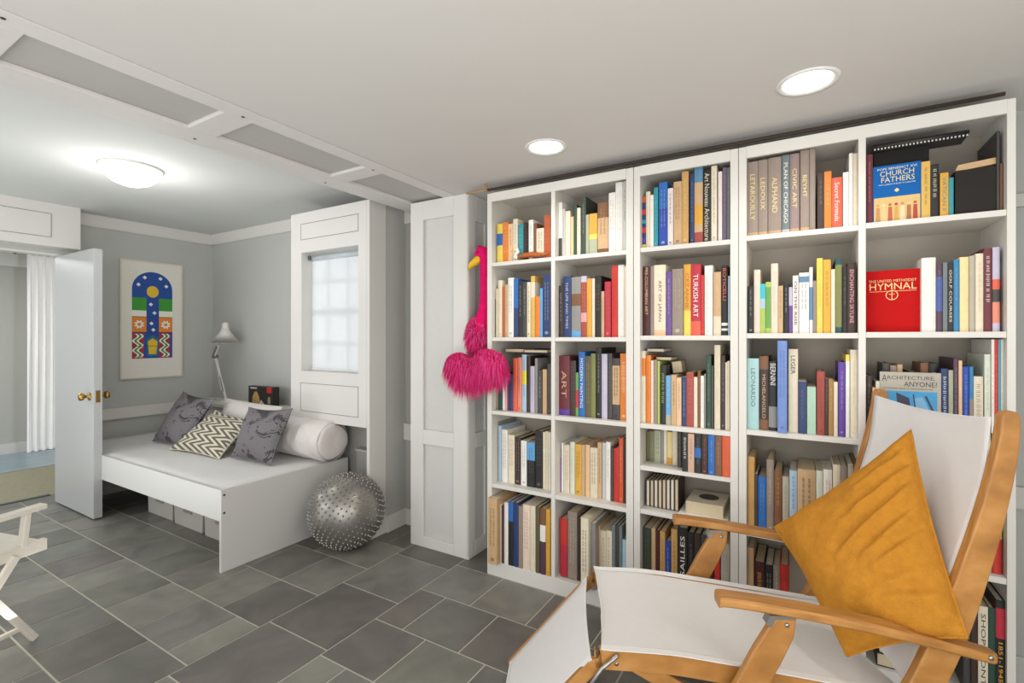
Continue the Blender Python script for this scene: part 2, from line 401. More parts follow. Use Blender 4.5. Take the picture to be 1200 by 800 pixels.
mb = MB(); mb.lathe([(.165,0),(.165,-.012),(.15,-.014)], seg=48); mb.build('rim', mat('e8e8e6', .3), t, smooth=True)
l = bpy.data.lights.new('dome lamp', 'POINT'); l.energy = 10; l.shadow_soft_size = .15; l.color = (1, .98, .95)
lo = bpy.data.objects.new('lamp', l); C.objects.link(lo); lo.location = (0, 0, -.3); lo.parent = t
def area(loc, rot, sx, sy, e, col=(1,1,1)):
    l = bpy.data.lights.new('area', 'AREA'); l.shape = 'RECTANGLE'; l.size = sx; l.size_y = sy; l.energy = e; l.color = col
    o = bpy.data.objects.new('area lamp', l); C.objects.link(o); o.location = loc; o.rotation_euler = rot; return o
area((-2.92, 4.6, 1.7), (R(-90), 0, 0), .7, .7, 60, (.93, .97, 1))                      # daylight outside the window
area((-.3, -1.4, 1.5), (R(80), 0, R(15)), 2.6, 1.6, 27, (1, .98, .96))  # added fill from behind the camera
area((.2, -.9, .25), (R(170), 0, 0), 2.4, 1.6, 62, (1, .975, .94))  # added bounce aimed up at the near ceiling
area((1.5, .6, 1.5), (R(90), 0, R(75)), 1.8, 1.6, 26, (1, .98, .95))  # added fill from the right-hand side
area((-3.6, .6, .15), (R(180), 0, 0), 1.6, .9, 15, (.97, 1, .99))                       # added upward bounce under the alcove ceiling
area((-4.2, -1.2, 1.5), (R(85), 0, 0), 2.0, 1.5, 27, (.96, .98, 1))  # added fill towards the alcove walls
area((-6.9, .4, 2.3), (0, 0, 0), 1.2, 1.2, 45, (.96, .98, 1))
w = bpy.data.worlds.new('world'); bpy.context.scene.world = w; w.use_nodes = True
w.node_tree.nodes['Background'].inputs[0].default_value = (.97, .98, 1, 1); w.node_tree.nodes['Background'].inputs[1].default_value = .95
vs = bpy.context.scene.view_settings; vs.view_transform = 'Standard'; vs.look = 'None'; vs.exposure = 0
BAYS = [
 (1,1,1.8,[
  (-1.524,0.038,0.228,0.04,'yellow',{'b':[(0.25,0.55,'blue')]}),
  (-1.486,0.038,0.232,0.04,'orange',{'m':'cream'}),
  (-1.448,0.03,0.219,0.04,'peach',{'m':'brown'}),
  (-1.416,0.03,0.243,0.04,'cream',{'m':'gray'}),
  (-1.384,0.034,0.207,0.04,'teal',{'m':'white'}),
  (-1.348,0.015,0.217,0.04,'dark_brown',{}),
  (-1.333,0.016,0.212,0.04,'black',{'m':'red'}),
  (-1.314,0.029,0.225,0.04,'white',{'m':'gray'}),
  (-1.281,0.016,0.204,0.04,'brown',{}),
  (-1.265,0.046,0.172,0.04,'cream',{'m':'black','b':[(0.9,1,'blue')]}),
  (-1.218,0.041,0.239,0.04,'rust',{'m':'tan'}),
 ]),
 (1,2,1.37,[
  (-1.575,0.041,0.221,0.035,'charcoal',{'m':'gray'}),
  (-1.532,0.015,0.281,0.035,'ivory',{}),
  (-1.516,0.028,0.33,0.035,'cream',{'m':'tan'}),
  (-1.487,0.017,0.292,0.035,'rust',{}),
  (-1.469,0.02,0.302,0.035,'tan',{'m':'brown'}),
  (-1.448,0.037,0.34,0.035,'white',{'m':'gray'}),
  (-1.41,0.029,0.333,0.035,'blue',{'b':[(0.5,1,'navy')]}),
  (-1.38,0.028,0.318,0.035,'black',{'m':'white'}),
  (-1.351,0.027,0.312,0.035,'charcoal',{'m':'cream'}),
  (-1.323,0.022,0.308,0.035,'cream',{'m':'black'}),
  (-1.299,0.025,0.34,0.035,'gold',{'b':[(0.1,0.35,'cream')]}),
  (-1.272,0.03,0.227,0.035,'orange',{}),
  (-1.241,0.016,0.27,0.035,'sky_blue',{}),
  (-1.224,0.049,0.343,0.035,'navy',{'m':'white'}),
 ]),
 (2,1,1.8,[
  (-1.141,0.029,0.3,0.045,'white',{'b':[(0.65,1,'charcoal')]}),
  (-1.112,0.018,0.261,0.045,'light_gray',{'m':'gray'}),
  (-1.092,0.029,0.246,0.045,'cream',{'m':'light_gray'}),
  (-1.061,0.017,0.213,0.045,'peach',{}),
  (-1.043,0.017,0.274,0.045,'dark_green',{}),
  (-1.025,0.02,0.255,0.045,'cream',{'m':'gray'}),
  (-1.001,0.026,0.31,0.045,'forest',{'m':'light_gray'}),
  (-0.974,0.016,0.212,0.045,'sage',{}),
  (-0.956,0.044,0.214,0.045,'mustard',{'b':[(0.5,0.62,'yellow'),(0.62,1,'sage')]}),
  (-0.91,0.057,0.265,0.045,'brown',{'b':[(0.3,0.9,'tan')],'m':'tan'}),
  (-0.85,0.035,0.307,0.045,'white',{'m':'gray'}),
  (-0.814,0.037,0.366,0.045,'white',{'m':'light_gray'}),
  (-0.775,0.019,0.355,0.045,'light_gray',{'m':'charcoal'}),
 ]),
 (2,2,1.37,[
  (-1.129,0.025,0.278,0.04,'dark_brown',{'m':'white'}),
  (-1.103, 0.046, 0.327, 0.04, 'navy', {'t': 'THE LIFE AND TIMES', 'tc': 'light_gray', 'lh': 0.3}),
  (-1.055,0.053,0.319,0.04,'gray',{'b':[(0.28,0.48,'brown'),(0.9,1,'sky_blue')]}),
  (-1.001,0.032,0.321,0.04,'brick',{'b':[(0.0,0.1,'lavender'),(0.6,0.75,'pink')],'m':'peach'}),
  (-0.968,0.028,0.306,0.04,'mustard',{}),
  (-0.938,0.015,0.305,0.04,'cream',{}),
  (-0.922,0.033,0.318,0.04,'black',{'m':'tan'}),
  (-0.887,0.015,0.236,0.04,'tan',{'m':'brown'}),
  (-0.87,0.032,0.284,0.04,'crimson',{'m':'pink'}),
  (-0.833,0.032,0.363,0.04,'red',{'m':'brick'}),
  (-0.799,0.032,0.364,0.04,'white',{}),
  (-0.765,0.013,0.357,0.04,'ivory',{}),
 ]),
 (1,3,0.948,[
  (-1.55,0.029,0.205,0.045,'taupe',{}),
  (-1.52,0.03,0.211,0.045,'dark_green',{}),
  (-1.489,0.014,0.203,0.045,'white',{}),
  (-1.474,0.015,0.176,0.045,'pink',{'m':'navy'}),
  (-1.457,0.014,0.181,0.045,'plum',{}),
  (-1.442,0.021,0.205,0.045,'navy',{}),
  (-1.42,0.028,0.302,0.045,'coral',{}),
  (-1.39,0.026,0.307,0.045,'salmon',{'m':'red'}),
  (-1.362,0.029,0.324,0.045,'light_blue',{'b':[(0.28,0.52,'lemon')],'m':'gray'}),
  (-1.331,0.023,0.315,0.045,'dark_brown',{}),
  (-1.306,0.026,0.26,0.045,'lavender',{'m':'gray'}),
  (-1.278,0.016,0.305,0.045,'gray',{}),
  (-1.261,0.029,0.237,0.045,'charcoal',{'m':'white'}),
  (-1.229,0.025,0.244,0.045,'tan',{}),
  (-1.201,0.022,0.276,0.045,'charcoal',{'m':'gray'}),
 ]),
 (2,3,0.95,[
  (-1.131, 0.063, 0.32, 0.045, 'maroon', {'t': 'ART', 'b': [(0.9, 1, 'violet')], 'tc': 'tan'}),
  (-1.067,0.035,0.295,0.045,'dark_brown',{'m':'taupe'}),
  (-1.031,0.014,0.232,0.045,'green',{'b':[(0.4,0.8,'red')]}),
  (-1.016, 0.035, 0.343, 0.045, 'blue', {'t': 'MODERN PAINTING', 'tc': 'white'}),
  (-0.98,0.032,0.322,0.045,'dark_olive',{'m':'tan'}),
  (-0.947,0.026,0.335,0.045,'olive',{}),
  (-0.918,0.028,0.365,0.045,'black',{'m':'white'}),
  (-0.888,0.03,0.334,0.045,'lavender',{'m':'white'}),
  (-0.856,0.024,0.337,0.045,'charcoal',{'m':'gray'}),
  (-0.831,0.039,0.313,0.045,'charcoal',{'b':[(0.12,0.75,'tan')],'m':'black'}),
  (-0.79,0.038,0.338,0.045,'orange',{'m':'cream','m2':1}),
 ]),
 (1,4,0.527,[
  (-1.57,0.033,0.347,0.06,'gray',{'m':'charcoal'}),
  (-1.535,0.026,0.325,0.06,'light_blue',{}),
  (-1.507,0.04,0.305,0.06,'white',{'m':'gray'}),
  (-1.464,0.044,0.279,0.06,'cream',{'m':'taupe'}),
  (-1.417,0.039,0.267,0.06,'dark_brown',{'m':'tan'}),
  (-1.375,0.036,0.255,0.06,'white',{'m':'gray'}),
  (-1.336,0.049,0.249,0.06,'black',{'b':[(0,0.4,'sky_blue')],'m':'gray'}),
  (-1.285,0.047,0.32,0.06,'black',{'m':'gray'}),
  (-1.235,0.015,0.317,0.06,'cream',{}),
  (-1.219,0.016,0.323,0.06,'ivory',{}),
  (-1.202,0.015,0.319,0.06,'cream',{'m':'taupe'}),
 ]),
 (2,4,0.527,[
  (-1.147,0.013,0.184,0.065,'purple',{}),
  (-1.133,0.021,0.269,0.065,'white',{'m':'gray'}),
  (-1.11,0.033,0.26,0.065,'cream',{'m':'taupe'}),
  (-1.074,0.027,0.28,0.065,'mint_white',{'m':'sage'}),
  (-1.045,0.035,0.271,0.065,'golden',{'m':'brown'}),
  (-1.009,0.021,0.271,0.065,'tan',{}),
  (-0.985,0.023,0.274,0.065,'peach',{}),
  (-0.96,0.041,0.263,0.065,'ivory',{'m':'brown'}),
  (-0.918,0.023,0.294,0.065,'tan',{'m':'brown'}),
  (-0.892,0.02,0.296,0.065,'light_gray',{}),
  (-0.871,0.023,0.302,0.065,'white',{'m':'gray'}),
  (-0.845,0.013,0.277,0.065,'charcoal',{}),
  (-0.83,0.027,0.274,0.065,'red',{'m':'crimson'}),
  (-0.802,0.022,0.33,0.065,'vermilion',{'m':'cream'}),
  (-0.777,0.018,0.33,0.065,'dark_brown',{}),
 ]),
 (1,5,0.085,[
  (-1.547,0.071,0.371,-0.04,'tan',{'m':'brown'}),
  (-1.501,0.03,0.334,0.0,'cream',{}),
  (-1.47,0.016,0.325,0.0,'plum',{}),
  (-1.452,0.026,0.349,0.0,'white',{}),
  (-1.424,0.031,0.355,0.0,'blue',{'b':[(0.3,1,'black')]}),
  (-1.392,0.032,0.36,0.0,'navy',{}),
  (-1.358,0.027,0.344,0.0,'taupe',{}),
  (-1.33,0.043,0.359,0.0,'pinkish_cream',{'m':'taupe'}),
  (-1.285,0.033,0.36,0.0,'cream',{'m':'light_gray'}),
  (-1.249,0.023,0.359,0.0,'dark_olive',{}),
  (-1.224,0.034,0.356,0.0,'plum',{'b':[(0,0.25,'brown'),(0.25,0.5,'white')]}),
  (-1.187,0.024,0.358,0.0,'mustard',{'m':'olive'}),
 ]),
 (2,5,0.09,[
  (-1.116,0.041,0.308,0.03,'red',{'b':[(0.45,1,'crimson')]}),
  (-1.072,0.053,0.355,0.03,'taupe',{'m':'cream'}),
  (-1.017,0.016,0.328,0.03,'dark_brown',{}),
  (-0.964,0.041,0.366,-0.05,'cream',{'m':'charcoal'}),
  (-0.933,0.036,0.338,-0.02,'gray',{}),
  (-0.915,0.02,0.314,0.03,'tan',{}),
  (-0.892,0.033,0.29,0.03,'ivory',{'m':'gray'}),
  (-0.858,0.03,0.297,0.03,'cream',{'m':'taupe'}),
  (-0.827,0.017,0.331,0.03,'slate',{'m':'gray'}),
  (-0.808,0.017,0.333,0.03,'charcoal',{}),
  (-0.79,0.016,0.333,0.03,'slate',{}),
  (-0.773,0.025,0.267,0.03,'light_blue',{}),
 ]),
 (3,1,1.804,[
  (-0.684,0.027,0.257,0.035,'navy',{'b':[(0.0,0.12,'rust'),(0.25,0.35,'red'),(0.45,0.52,'teal'),(0.6,0.7,'red'),(0.8,0.88,'violet'),(0.92,1,'yellow')]}),
  (-0.656,0.02,0.277,0.035,'cream',{}),
  (-0.635,0.016,0.258,0.035,'white',{}),
  (-0.618,0.02,0.291,0.035,'teal',{'m':'aqua'}),
  (-0.594,0.04,0.311,0.035,'royal_blue',{'m':'white','b':[(0,0.4,'blue')]}),
  (-0.552,0.025,0.277,0.035,'pinkish_white',{'m':'charcoal'}),
  (-0.525,0.037,0.303,0.035,'tan',{'m':'brown'}),
  (-0.487,0.03,0.345,0.035,'golden_tan',{'m':'cream'}),
  (-0.45,0.018,0.328,0.035,'navy',{'m':'light_blue'}),
  (-0.431,0.037,0.37,0.035,'tan',{'b':[(0,0.2,'steel_blue'),(0.5,0.75,'mustard'),(0.85,1,'brick')]}),
  (-0.392, 0.034, 0.337, 0.035, 'black', {'t': 'Art Nouveau Architecture', 'f': (0.05, 0.97), 'lh': 0.62, 'tc': 'ivory'}),
  (-0.357,0.024,0.349,0.035,'cream',{'m':'taupe'}),
  (-0.328,0.017,0.318,0.035,'pinkish_white',{}),
  (-0.309,0.018,0.332,0.035,'plum_gray',{'m':'tan'}),
  (-0.29,0.012,0.329,0.035,'slate',{'m':'light_gray'}),
 ]),
 (3,2,1.378,[
  (-0.671, 0.035, 0.339, 0.035, 'dark_maroon', {'t': 'PRE-COLUMBIAN ART', 'f': (0.02, 0.7), 'lh': 0.4, 'tc': 'peach'}),
  (-0.634,0.015,0.338,0.035,'mauve_gray',{}),
  (-0.618, 0.056, 0.341, 0.035, 'cream', {'t': 'ART OF JAPAN', 'f': (0.22, 0.8), 'lh': 0.34, 'tc': 'brown', 'b': [(0.92, 1, 'peach')]}),
  (-0.56,0.026,0.307,0.035,'purple',{'m':'white'}),
  (-0.532,0.051,0.316,0.035,'taupe',{'m':'ivory'}),
  (-0.478, 0.031, 0.334, 0.035, 'mustard', {'t': 'CEZANNE', 'f': (0.13, 0.62), 'lh': 0.5, 'tc': 'rust', 'b': [(0.65, 1, 'yellow')]}),
  (-0.446, 0.043, 0.331, 0.035, 'crimson', {'t': 'TURKISH ART', 'f': (0.14, 0.74), 'lh': 0.5, 'tc': 'white', 'b': [(0.8, 1, 'coral')]}),
  (-0.402,0.014,0.279,0.035,'red',{'m':'pink'}),
  (-0.386,0.035,0.321,0.035,'white',{'m':'light_gray'}),
  (-0.348,0.032,0.289,0.035,'tan',{'b':[(0.7,1,'ivory')]}),
  (-0.314, 0.026, 0.316, 0.035, 'black', {'t': 'BOTICELLI', 'f': (0.04, 0.5), 'lh': 0.5, 'tc': 'coral', 'b': [(0.82, 0.86, 'white'), (0.9, 0.93, 'white')]}),
  (-0.286,0.008,0.268,0.035,'light_blue',{}),
 ]),
 (3,3,0.952,[
  (-0.681,0.024,0.351,0.03,'cream',{'b':[(0.1,0.35,'orange')]}),
  (-0.656,0.025,0.33,0.03,'orange',{'m':'rust'}),
  (-0.63,0.012,0.305,0.03,'pinkish_cream',{}),
  (-0.617,0.016,0.309,0.03,'taupe',{'m':'cream'}),
  (-0.599,0.011,0.303,0.03,'lime',{}),
  (-0.586,0.026,0.285,0.03,'black',{'m':'lime','m2':1}),
  (-0.559,0.022,0.234,0.03,'sky_blue',{'m':'white','b':[(0.8,1,'sage')]}),
  (-0.535,0.025,0.238,0.03,'tan',{'m':'charcoal'}),
  (-0.509,0.021,0.227,0.03,'peach',{'m':'brown'}),
  (-0.486,0.02,0.231,0.03,'navy',{'m':'white'}),
  (-0.465,0.032,0.253,0.03,'brick',{'m':'pink'}),
  (-0.432,0.016,0.233,0.03,'cream',{}),
  (-0.415,0.012,0.26,0.03,'brown',{}),
  (-0.402,0.014,0.24,0.03,'white',{'m':'taupe'}),
  (-0.387,0.007,0.249,0.03,'gray',{}),
  (-0.378,0.021,0.335,0.03,'dark_green',{'m':'lime'}),
  (-0.356,0.01,0.289,0.03,'charcoal',{}),
  (-0.343,0.025,0.382,0.03,'ivory',{'m':'light_gray'}),
  (-0.316,0.018,0.336,0.03,'dark_brown',{'m':'light_gray'}),
  (-0.297,0.009,0.305,0.03,'cream',{}),
  (-0.288,0.01,0.311,0.03,'ivory',{}),
 ]),
 (3,4,0.748,[
  (-0.684,0.027,0.147,0.1,'dark_olive',{}),
  (-0.656,0.023,0.152,0.1,'olive_gray',{}),
  (-0.632,0.031,0.158,0.1,'sage',{'m':'charcoal'}),
  (-0.6,0.013,0.166,0.1,'gray',{}),
  (-0.586,0.015,0.167,0.1,'cream',{}),
  (-0.57,0.024,0.158,0.1,'straw',{'b':[(0.8,1,'mustard')]}),
  (-0.545,0.024,0.163,0.1,'ivory',{}),
  (-0.51,0.016,0.171,0.06,'charcoal',{'m':'tan'}),
  (-0.479,0.026,0.179,0.0,'black',{'m':'white','m2':1}),
  (-0.452,0.027,0.177,0.0,'pinkish_tan',{'m':'brown'}),
  (-0.423,0.027,0.178,0.0,'black',{'b':[(0.35,0.6,'blue')],'m':'sky_blue'}),
  (-0.394,0.027,0.181,0.0,'dark_brown',{'m':'coral'}),
  (-0.365,0.028,0.181,0.0,'blue',{'m':'light_blue'}),
  (-0.335,0.027,0.181,0.0,'brown',{'m':'tan'}),
  (-0.306,0.032,0.182,0.0,'vermilion',{'m':'orange'}),
 ]),
 (3,6,0.09,[
  (-0.672,0.038,0.345,0.04,'forest',{'m':'olive'}),
  (-0.631,0.02,0.352,0.04,'tan',{}),
  (-0.61,0.018,0.345,0.04,'dark_maroon',{}),
  (-0.59,0.024,0.344,0.04,'golden_tan',{'m':'brown'}),
  (-0.564,0.024,0.303,0.04,'royal_blue',{'m':'white'}),
  (-0.537,0.028,0.366,0.04,'golden_tan',{'m':'brown'}),
  (-0.506, 0.043, 0.379, 0.04, 'black', {'t': 'VERSAILLES', 'tc': 'white', 'up': 1}),
  (-0.46,0.027,0.366,0.04,'black',{'m':'gray'}),
  (-0.431,0.027,0.367,0.04,'dark_brown',{}),
  (-0.402,0.026,0.367,0.04,'charcoal',{'m':'tan'}),
  (-0.374,0.027,0.363,0.04,'dark_brown',{}),
  (-0.344,0.023,0.287,0.04,'red',{}),
  (-0.317,0.037,0.346,0.04,'stone',{'m':'gray'}),
 ]),
 (4,1,1.812,[
  (-0.207, 0.041, 0.328, 0.03, 'taupe', {'t': 'LETAROUILLY', 'f': (0.17, 0.78), 'tc': 'straw', 'b': [(0.95, 0.99, 'tan')]}),
  (-0.165, 0.037, 0.329, 0.03, 'taupe', {'t': 'LEDOUX', 'f': (0.24, 0.66), 'tc': 'straw', 'b': [(0.95, 0.99, 'tan')]}),
  (-0.126, 0.05, 0.331, 0.03, 'taupe', {'t': 'ALPHAND', 'f': (0.26, 0.72), 'lh': 0.4, 'tc': 'straw', 'b': [(0.95, 0.99, 'tan')]}),
  (-0.074, 0.029, 0.333, 0.03, 'slate', {'t': 'PLAN OF CHICAGO', 'f': (0.1, 0.87), 'lh': 0.5, 'tc': 'white', 'b': [(0.95, 0.99, 'light_gray')]}),
  (-0.044, 0.034, 0.333, 0.03, 'mauve_gray', {'t': 'CIVIC ART', 'f': (0.19, 0.69), 'tc': 'straw', 'b': [(0.95, 0.99, 'tan')]}),
  (-0.007, 0.033, 0.341, 0.03, 'taupe', {'t': 'BEYHT', 'f': (0.31, 0.58), 'tc': 'straw', 'b': [(0.95, 0.99, 'tan')]}),
  (0.027,0.02,0.342,0.03,'taupe',{}),
  (0.054,0.023,0.235,0.03,'dark_brown',{'m':'tan'}),
  (0.078,0.025,0.237,0.03,'orange',{'m':'cream'}),
  (0.104, 0.036, 0.207, 0.03, 'coral', {'t': 'Secret Formula', 'tc': 'white'}),
  (0.142,0.019,0.223,0.03,'white',{}),
  (0.162,0.013,0.296,0.03,'white',{}),
  (0.176,0.014,0.293,0.03,'ivory',{}),
 ]),
 (5,1,1.817,[
  (0.218,0.021,0.274,0.03,'maroon',{'m':'pink'}),
  (0.387,0.026,0.215,0.03,'gold',{'m':'brown'}),
  (0.414,0.024,0.2,0.03,'black',{'m':'ivory','m2':1}),
  (0.441, 0.024, 0.163, 0.03, 'mustard', {'t': 'VATICAN II', 'tc': 'teal'}),
  (0.466,0.013,0.142,0.03,'teal',{}),
  (0.595,0.008,0.287,0.03,'charcoal',{}),
  (0.604,0.007,0.17,0.03,'brown',{}),
 ]),
 (4,2,1.387,[
  (-0.206,0.024,0.209,0.03,'black',{'m':'white'}),
  (-0.181,0.024,0.278,0.03,'pinkish_cream',{}),
  (-0.157,0.02,0.215,0.03,'turquoise',{'b':[(0.3,0.5,'light_blue'),(0.5,1,'lime')]}),
  (-0.136,0.021,0.222,0.03,'lime',{'b':[(0.1,0.9,'green')]}),
  (-0.115,0.026,0.3,0.03,'pinkish_cream',{'m':'peach'}),
  (-0.088,0.018,0.203,0.03,'tan',{'m':'brown'}),
  (-0.068,0.019,0.215,0.03,'black',{'m':'white'}),
  (-0.048,0.013,0.195,0.03,'purple',{'b':[(0,0.4,'lavender')]}),
  (-0.034, 0.021, 0.243, 0.03, 'pinkish_white', {'t': 'ON THE RISE', 'tc': 'charcoal'}),
  (-0.011,0.036,0.253,0.03,'white',{'m':'charcoal','b':[(0.06,0.16,'steel_blue')]}),
  (0.026,0.012,0.274,0.03,'white',{'b':[(0.3,0.8,'steel_blue')]}),
  (0.039,0.012,0.217,0.03,'taupe',{}),
  (0.052,0.021,0.309,0.03,'yellow',{'m':'golden'}),
  (0.074,0.027,0.301,0.03,'golden',{'m':'olive'}),
  (0.102,0.013,0.26,0.03,'cream',{}),
  (0.116,0.022,0.301,0.03,'deep_teal',{'b':[(0.08,0.92,'olive')]}),
  (0.14,0.015,0.268,0.03,'black',{'m':'tan'}),
  (0.156, 0.03, 0.282, 0.03, 'dark_brown', {'t': 'ENCHANTING SKYLINE', 'tc': 'pink'}),
 ]),
 (5,2,1.39,[
  (0.388,0.041,0.279,0.03,'white',{}),
  (0.43,0.018,0.256,0.03,'plum',{'b':[(0.2,0.7,'slate_blue')],'m':'sky_blue'}),
  (0.449,0.013,0.257,0.03,'slate',{'m':'gray'}),
  (0.463, 0.015, 0.254, 0.03, 'black', {'t': 'GOLF COURSES', 'tc': 'cream'}),
  (0.479,0.016,0.265,0.03,'cerulean',{'m':'light_blue'}),
  (0.496,0.025,0.273,0.03,'pale_yellow',{}),
  (0.522,0.016,0.276,0.03,'stone',{}),
  (0.539,0.021,0.282,0.03,'cream',{'m':'tan'}),
  (0.561,0.022,0.3,0.03,'maroon',{'m':'white','m2':1}),
  (0.584,0.019,0.301,0.03,'lavender',{'b':[(0.38,0.5,'coral'),(0.5,0.65,'charcoal'),(0.65,0.9,'salmon')]}),
 ]),
 (4,3,0.967,[
  (-0.207, 0.045, 0.31, 0.03, 'aqua', {'t': 'LEONARDO', 'f': (0.14, 0.68), 'lh': 0.38, 'tc': 'slate'}),
  (-0.16, 0.035, 0.321, 0.03, 'dark_brown', {'t': 'MICHELANGELO', 'f': (0.25, 0.84), 'lh': 0.36, 'tc': 'tan', 'b': [(0.0, 0.18, 'brown'), (0.86, 1, 'brown')]}),
  (-0.124, 0.033, 0.299, 0.03, 'black', {'t': 'BERNINI', 'tc': 'white', 'f': (0.03, 0.34), 'lh': 0.6, 'b': [(0.65, 0.95, 'gray')]}),
  (-0.089,0.035,0.388,-0.01,'periwinkle',{'m':'slate_blue'}),
  (-0.05, 0.035, 0.353, 0.03, 'cream', {'t': 'LEGER', 'tc': 'charcoal', 'f': (0.08, 0.3)}),
  (-0.014,0.03,0.218,0.03,'navy',{'m':'gray'}),
  (0.018,0.031,0.196,0.03,'mint',{}),
  (0.052,0.028,0.262,0.03,'brick',{'m':'maroon'}),
  (0.081,0.011,0.234,0.03,'dark_brown',{'m':'tan'}),
  (0.093,0.017,0.231,0.03,'gold_brown',{'m':'cream'}),
  (0.111,0.013,0.221,0.03,'cream',{}),
  (0.126,0.024,0.302,0.03,'violet',{'m':'lavender'}),
  (0.151,0.013,0.333,0.03,'white',{'b':[(0,0.08,'yellow')]}),
  (0.166,0.025,0.353,0.03,'cream',{'m':'light_gray'}),
 ]),
 (5,3,0.967,[
  (0.218,0.019,0.251,0.035,'dark_brown',{'m':'tan'}),
  (0.238,0.01,0.205,0.035,'peach',{}),
  (0.249,0.012,0.23,0.035,'cream',{'m':'red'}),
  (0.445,0.02,0.286,0.035,'navy',{'m':'white','m2':1}),
  (0.466,0.013,0.281,0.035,'sage',{}),
  (0.48,0.013,0.325,0.035,'plum',{'m':'lavender'}),
  (0.494,0.01,0.317,0.035,'peach',{}),
  (0.505,0.018,0.295,0.035,'royal_blue',{'m':'light_blue'}),
  (0.524,0.01,0.296,0.035,'cerulean',{'b':[(0.4,1,'taupe')]}),
  (0.535,0.026,0.261,0.035,'cream',{'m':'taupe','m2':1}),
  (0.564,0.016,0.342,0.035,'mint_white',{'m':'sage'}),
  (0.582,0.008,0.404,0.035,'white',{'b':[(0.85,1,'brown')],'m':'coral'}),
  (0.59,0.01,0.407,0.035,'red',{'m':'pink'}),
  (0.6,0.009,0.402,0.035,'cyan_teal',{}),
  (0.61,0.01,0.403,0.035,'white',{'m':'pink'}),
 ]),
 (4,4,0.527,[
  (-0.206,0.027,0.318,0.03,'golden_tan',{}),
  (-0.177,0.01,0.246,0.03,'charcoal',{}),
  (-0.165,0.032,0.236,0.03,'blue',{'m':'light_blue'}),
  (-0.132,0.027,0.315,0.03,'taupe',{'m':'ivory'}),
  (-0.103,0.03,0.271,0.03,'brown',{'m':'golden'}),
  (-0.072,0.024,0.249,0.03,'stone',{'m':'gray'}),
  (-0.046,0.028,0.279,0.03,'light_blue',{'m':'slate_blue'}),
  (-0.017,0.065,0.29,0.03,'tan',{'m':'charcoal'}),
  (0.05,0.024,0.292,0.03,'mint_white',{}),
  (0.075,0.031,0.3,0.03,'white',{'m':'coral'}),
  (0.108,0.025,0.325,0.03,'cream',{}),
  (0.134,0.022,0.324,0.03,'taupe',{}),
  (0.158,0.018,0.335,0.03,'stone',{}),
  (0.178,0.013,0.339,0.03,'brown',{}),
 ]),
 (4,5,0.09,[
  (-0.207,0.024,0.35,0.04,'tan',{}),
  (-0.18,0.039,0.296,0.04,'dark_maroon',{'m':'golden','m2':1}),
  (-0.139,0.031,0.291,0.04,'black',{'m':'white'}),
  (-0.107,0.025,0.298,0.04,'taupe',{'m':'straw'}),
  (-0.081,0.03,0.305,0.04,'red',{'m':'coral'}),
 ]),
]
# ---------------------------------------------------------------- bookcases
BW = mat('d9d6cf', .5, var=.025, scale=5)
BIN = mat('a79f92', .6, var=.03, scale=5)  # back panel darkened: interior shade put into the colour
YF, YB = 2.337, 2.637
def bookcase(label, x0, x1, cols, shelves, zb, left=.03, right=.035):
    t = thing('bookcase', label, 'bookcase', (x0, YF, 0), group='white bookcases along the wall'); L = lambda x: x-x0
    D = YB-YF
    mb = MB(); mb.box(0, 0, 0, left, D, 2.2); mb.build('side_panel', BW, t, bevel=.0015)
    mb = MB(); mb.box(L(x1)-right, 0, 0, L(x1), D, 2.2); mb.build('side_panel', BW, t, bevel=.0015)
    mb = MB(); mb.box(left, 0, 2.172, L(x1)-right, D, 2.2); mb.box(left, -.002, 2.15, L(x1)-right, .012, 2.2); mb.build('top_panel', BW, t)
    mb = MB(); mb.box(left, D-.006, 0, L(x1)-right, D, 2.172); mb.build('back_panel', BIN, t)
    mb = MB(); mb.box(left, 0, 0, L(x1)-right, .018, zb-.0); mb.box(left, .018, zb-.02, L(x1)-right, D-.006, zb); mb.build('plinth', BW, t, bevel=.0015)
    for a, b in cols[1:]:
        pass
    for k in range(len(cols)-1):
        mb = MB(); mb.box(L(cols[k][1]), 0, zb, L(cols[k+1][0]), D-.006, 2.172); mb.build('divider', BW, t, bevel=.0015)
    for k, (a, b) in enumerate(cols):
        for z in shelves[k]:
            mb = MB(); mb.box(L(a), .003, z-.022, L(b), D-.006, z); mb.build('shelf', BW, t, bevel=.0015)
bookcase('wide white two-column bookcase beside the pink flamingo', -1.566, -.709, [(-1.536,-1.155),(-1.132,-.741)], [[1.80,1.37,.948,.527],[1.80,1.37,.95,.527]], .085)
bookcase('narrow white single-column bookcase in the middle of the row', -.706, -.241, [(-.675,-.273)], [[1.804,1.378,.952,.748,.537]], .09, .031, .032)
bookcase('wide white two-column bookcase behind the wooden lounge chair', -.239, .636, [(-.208,.190),(.214,.613)], [[1.812,1.387,.967,.527],[1.817,1.39,.967,.527]], .09, .031, .023)

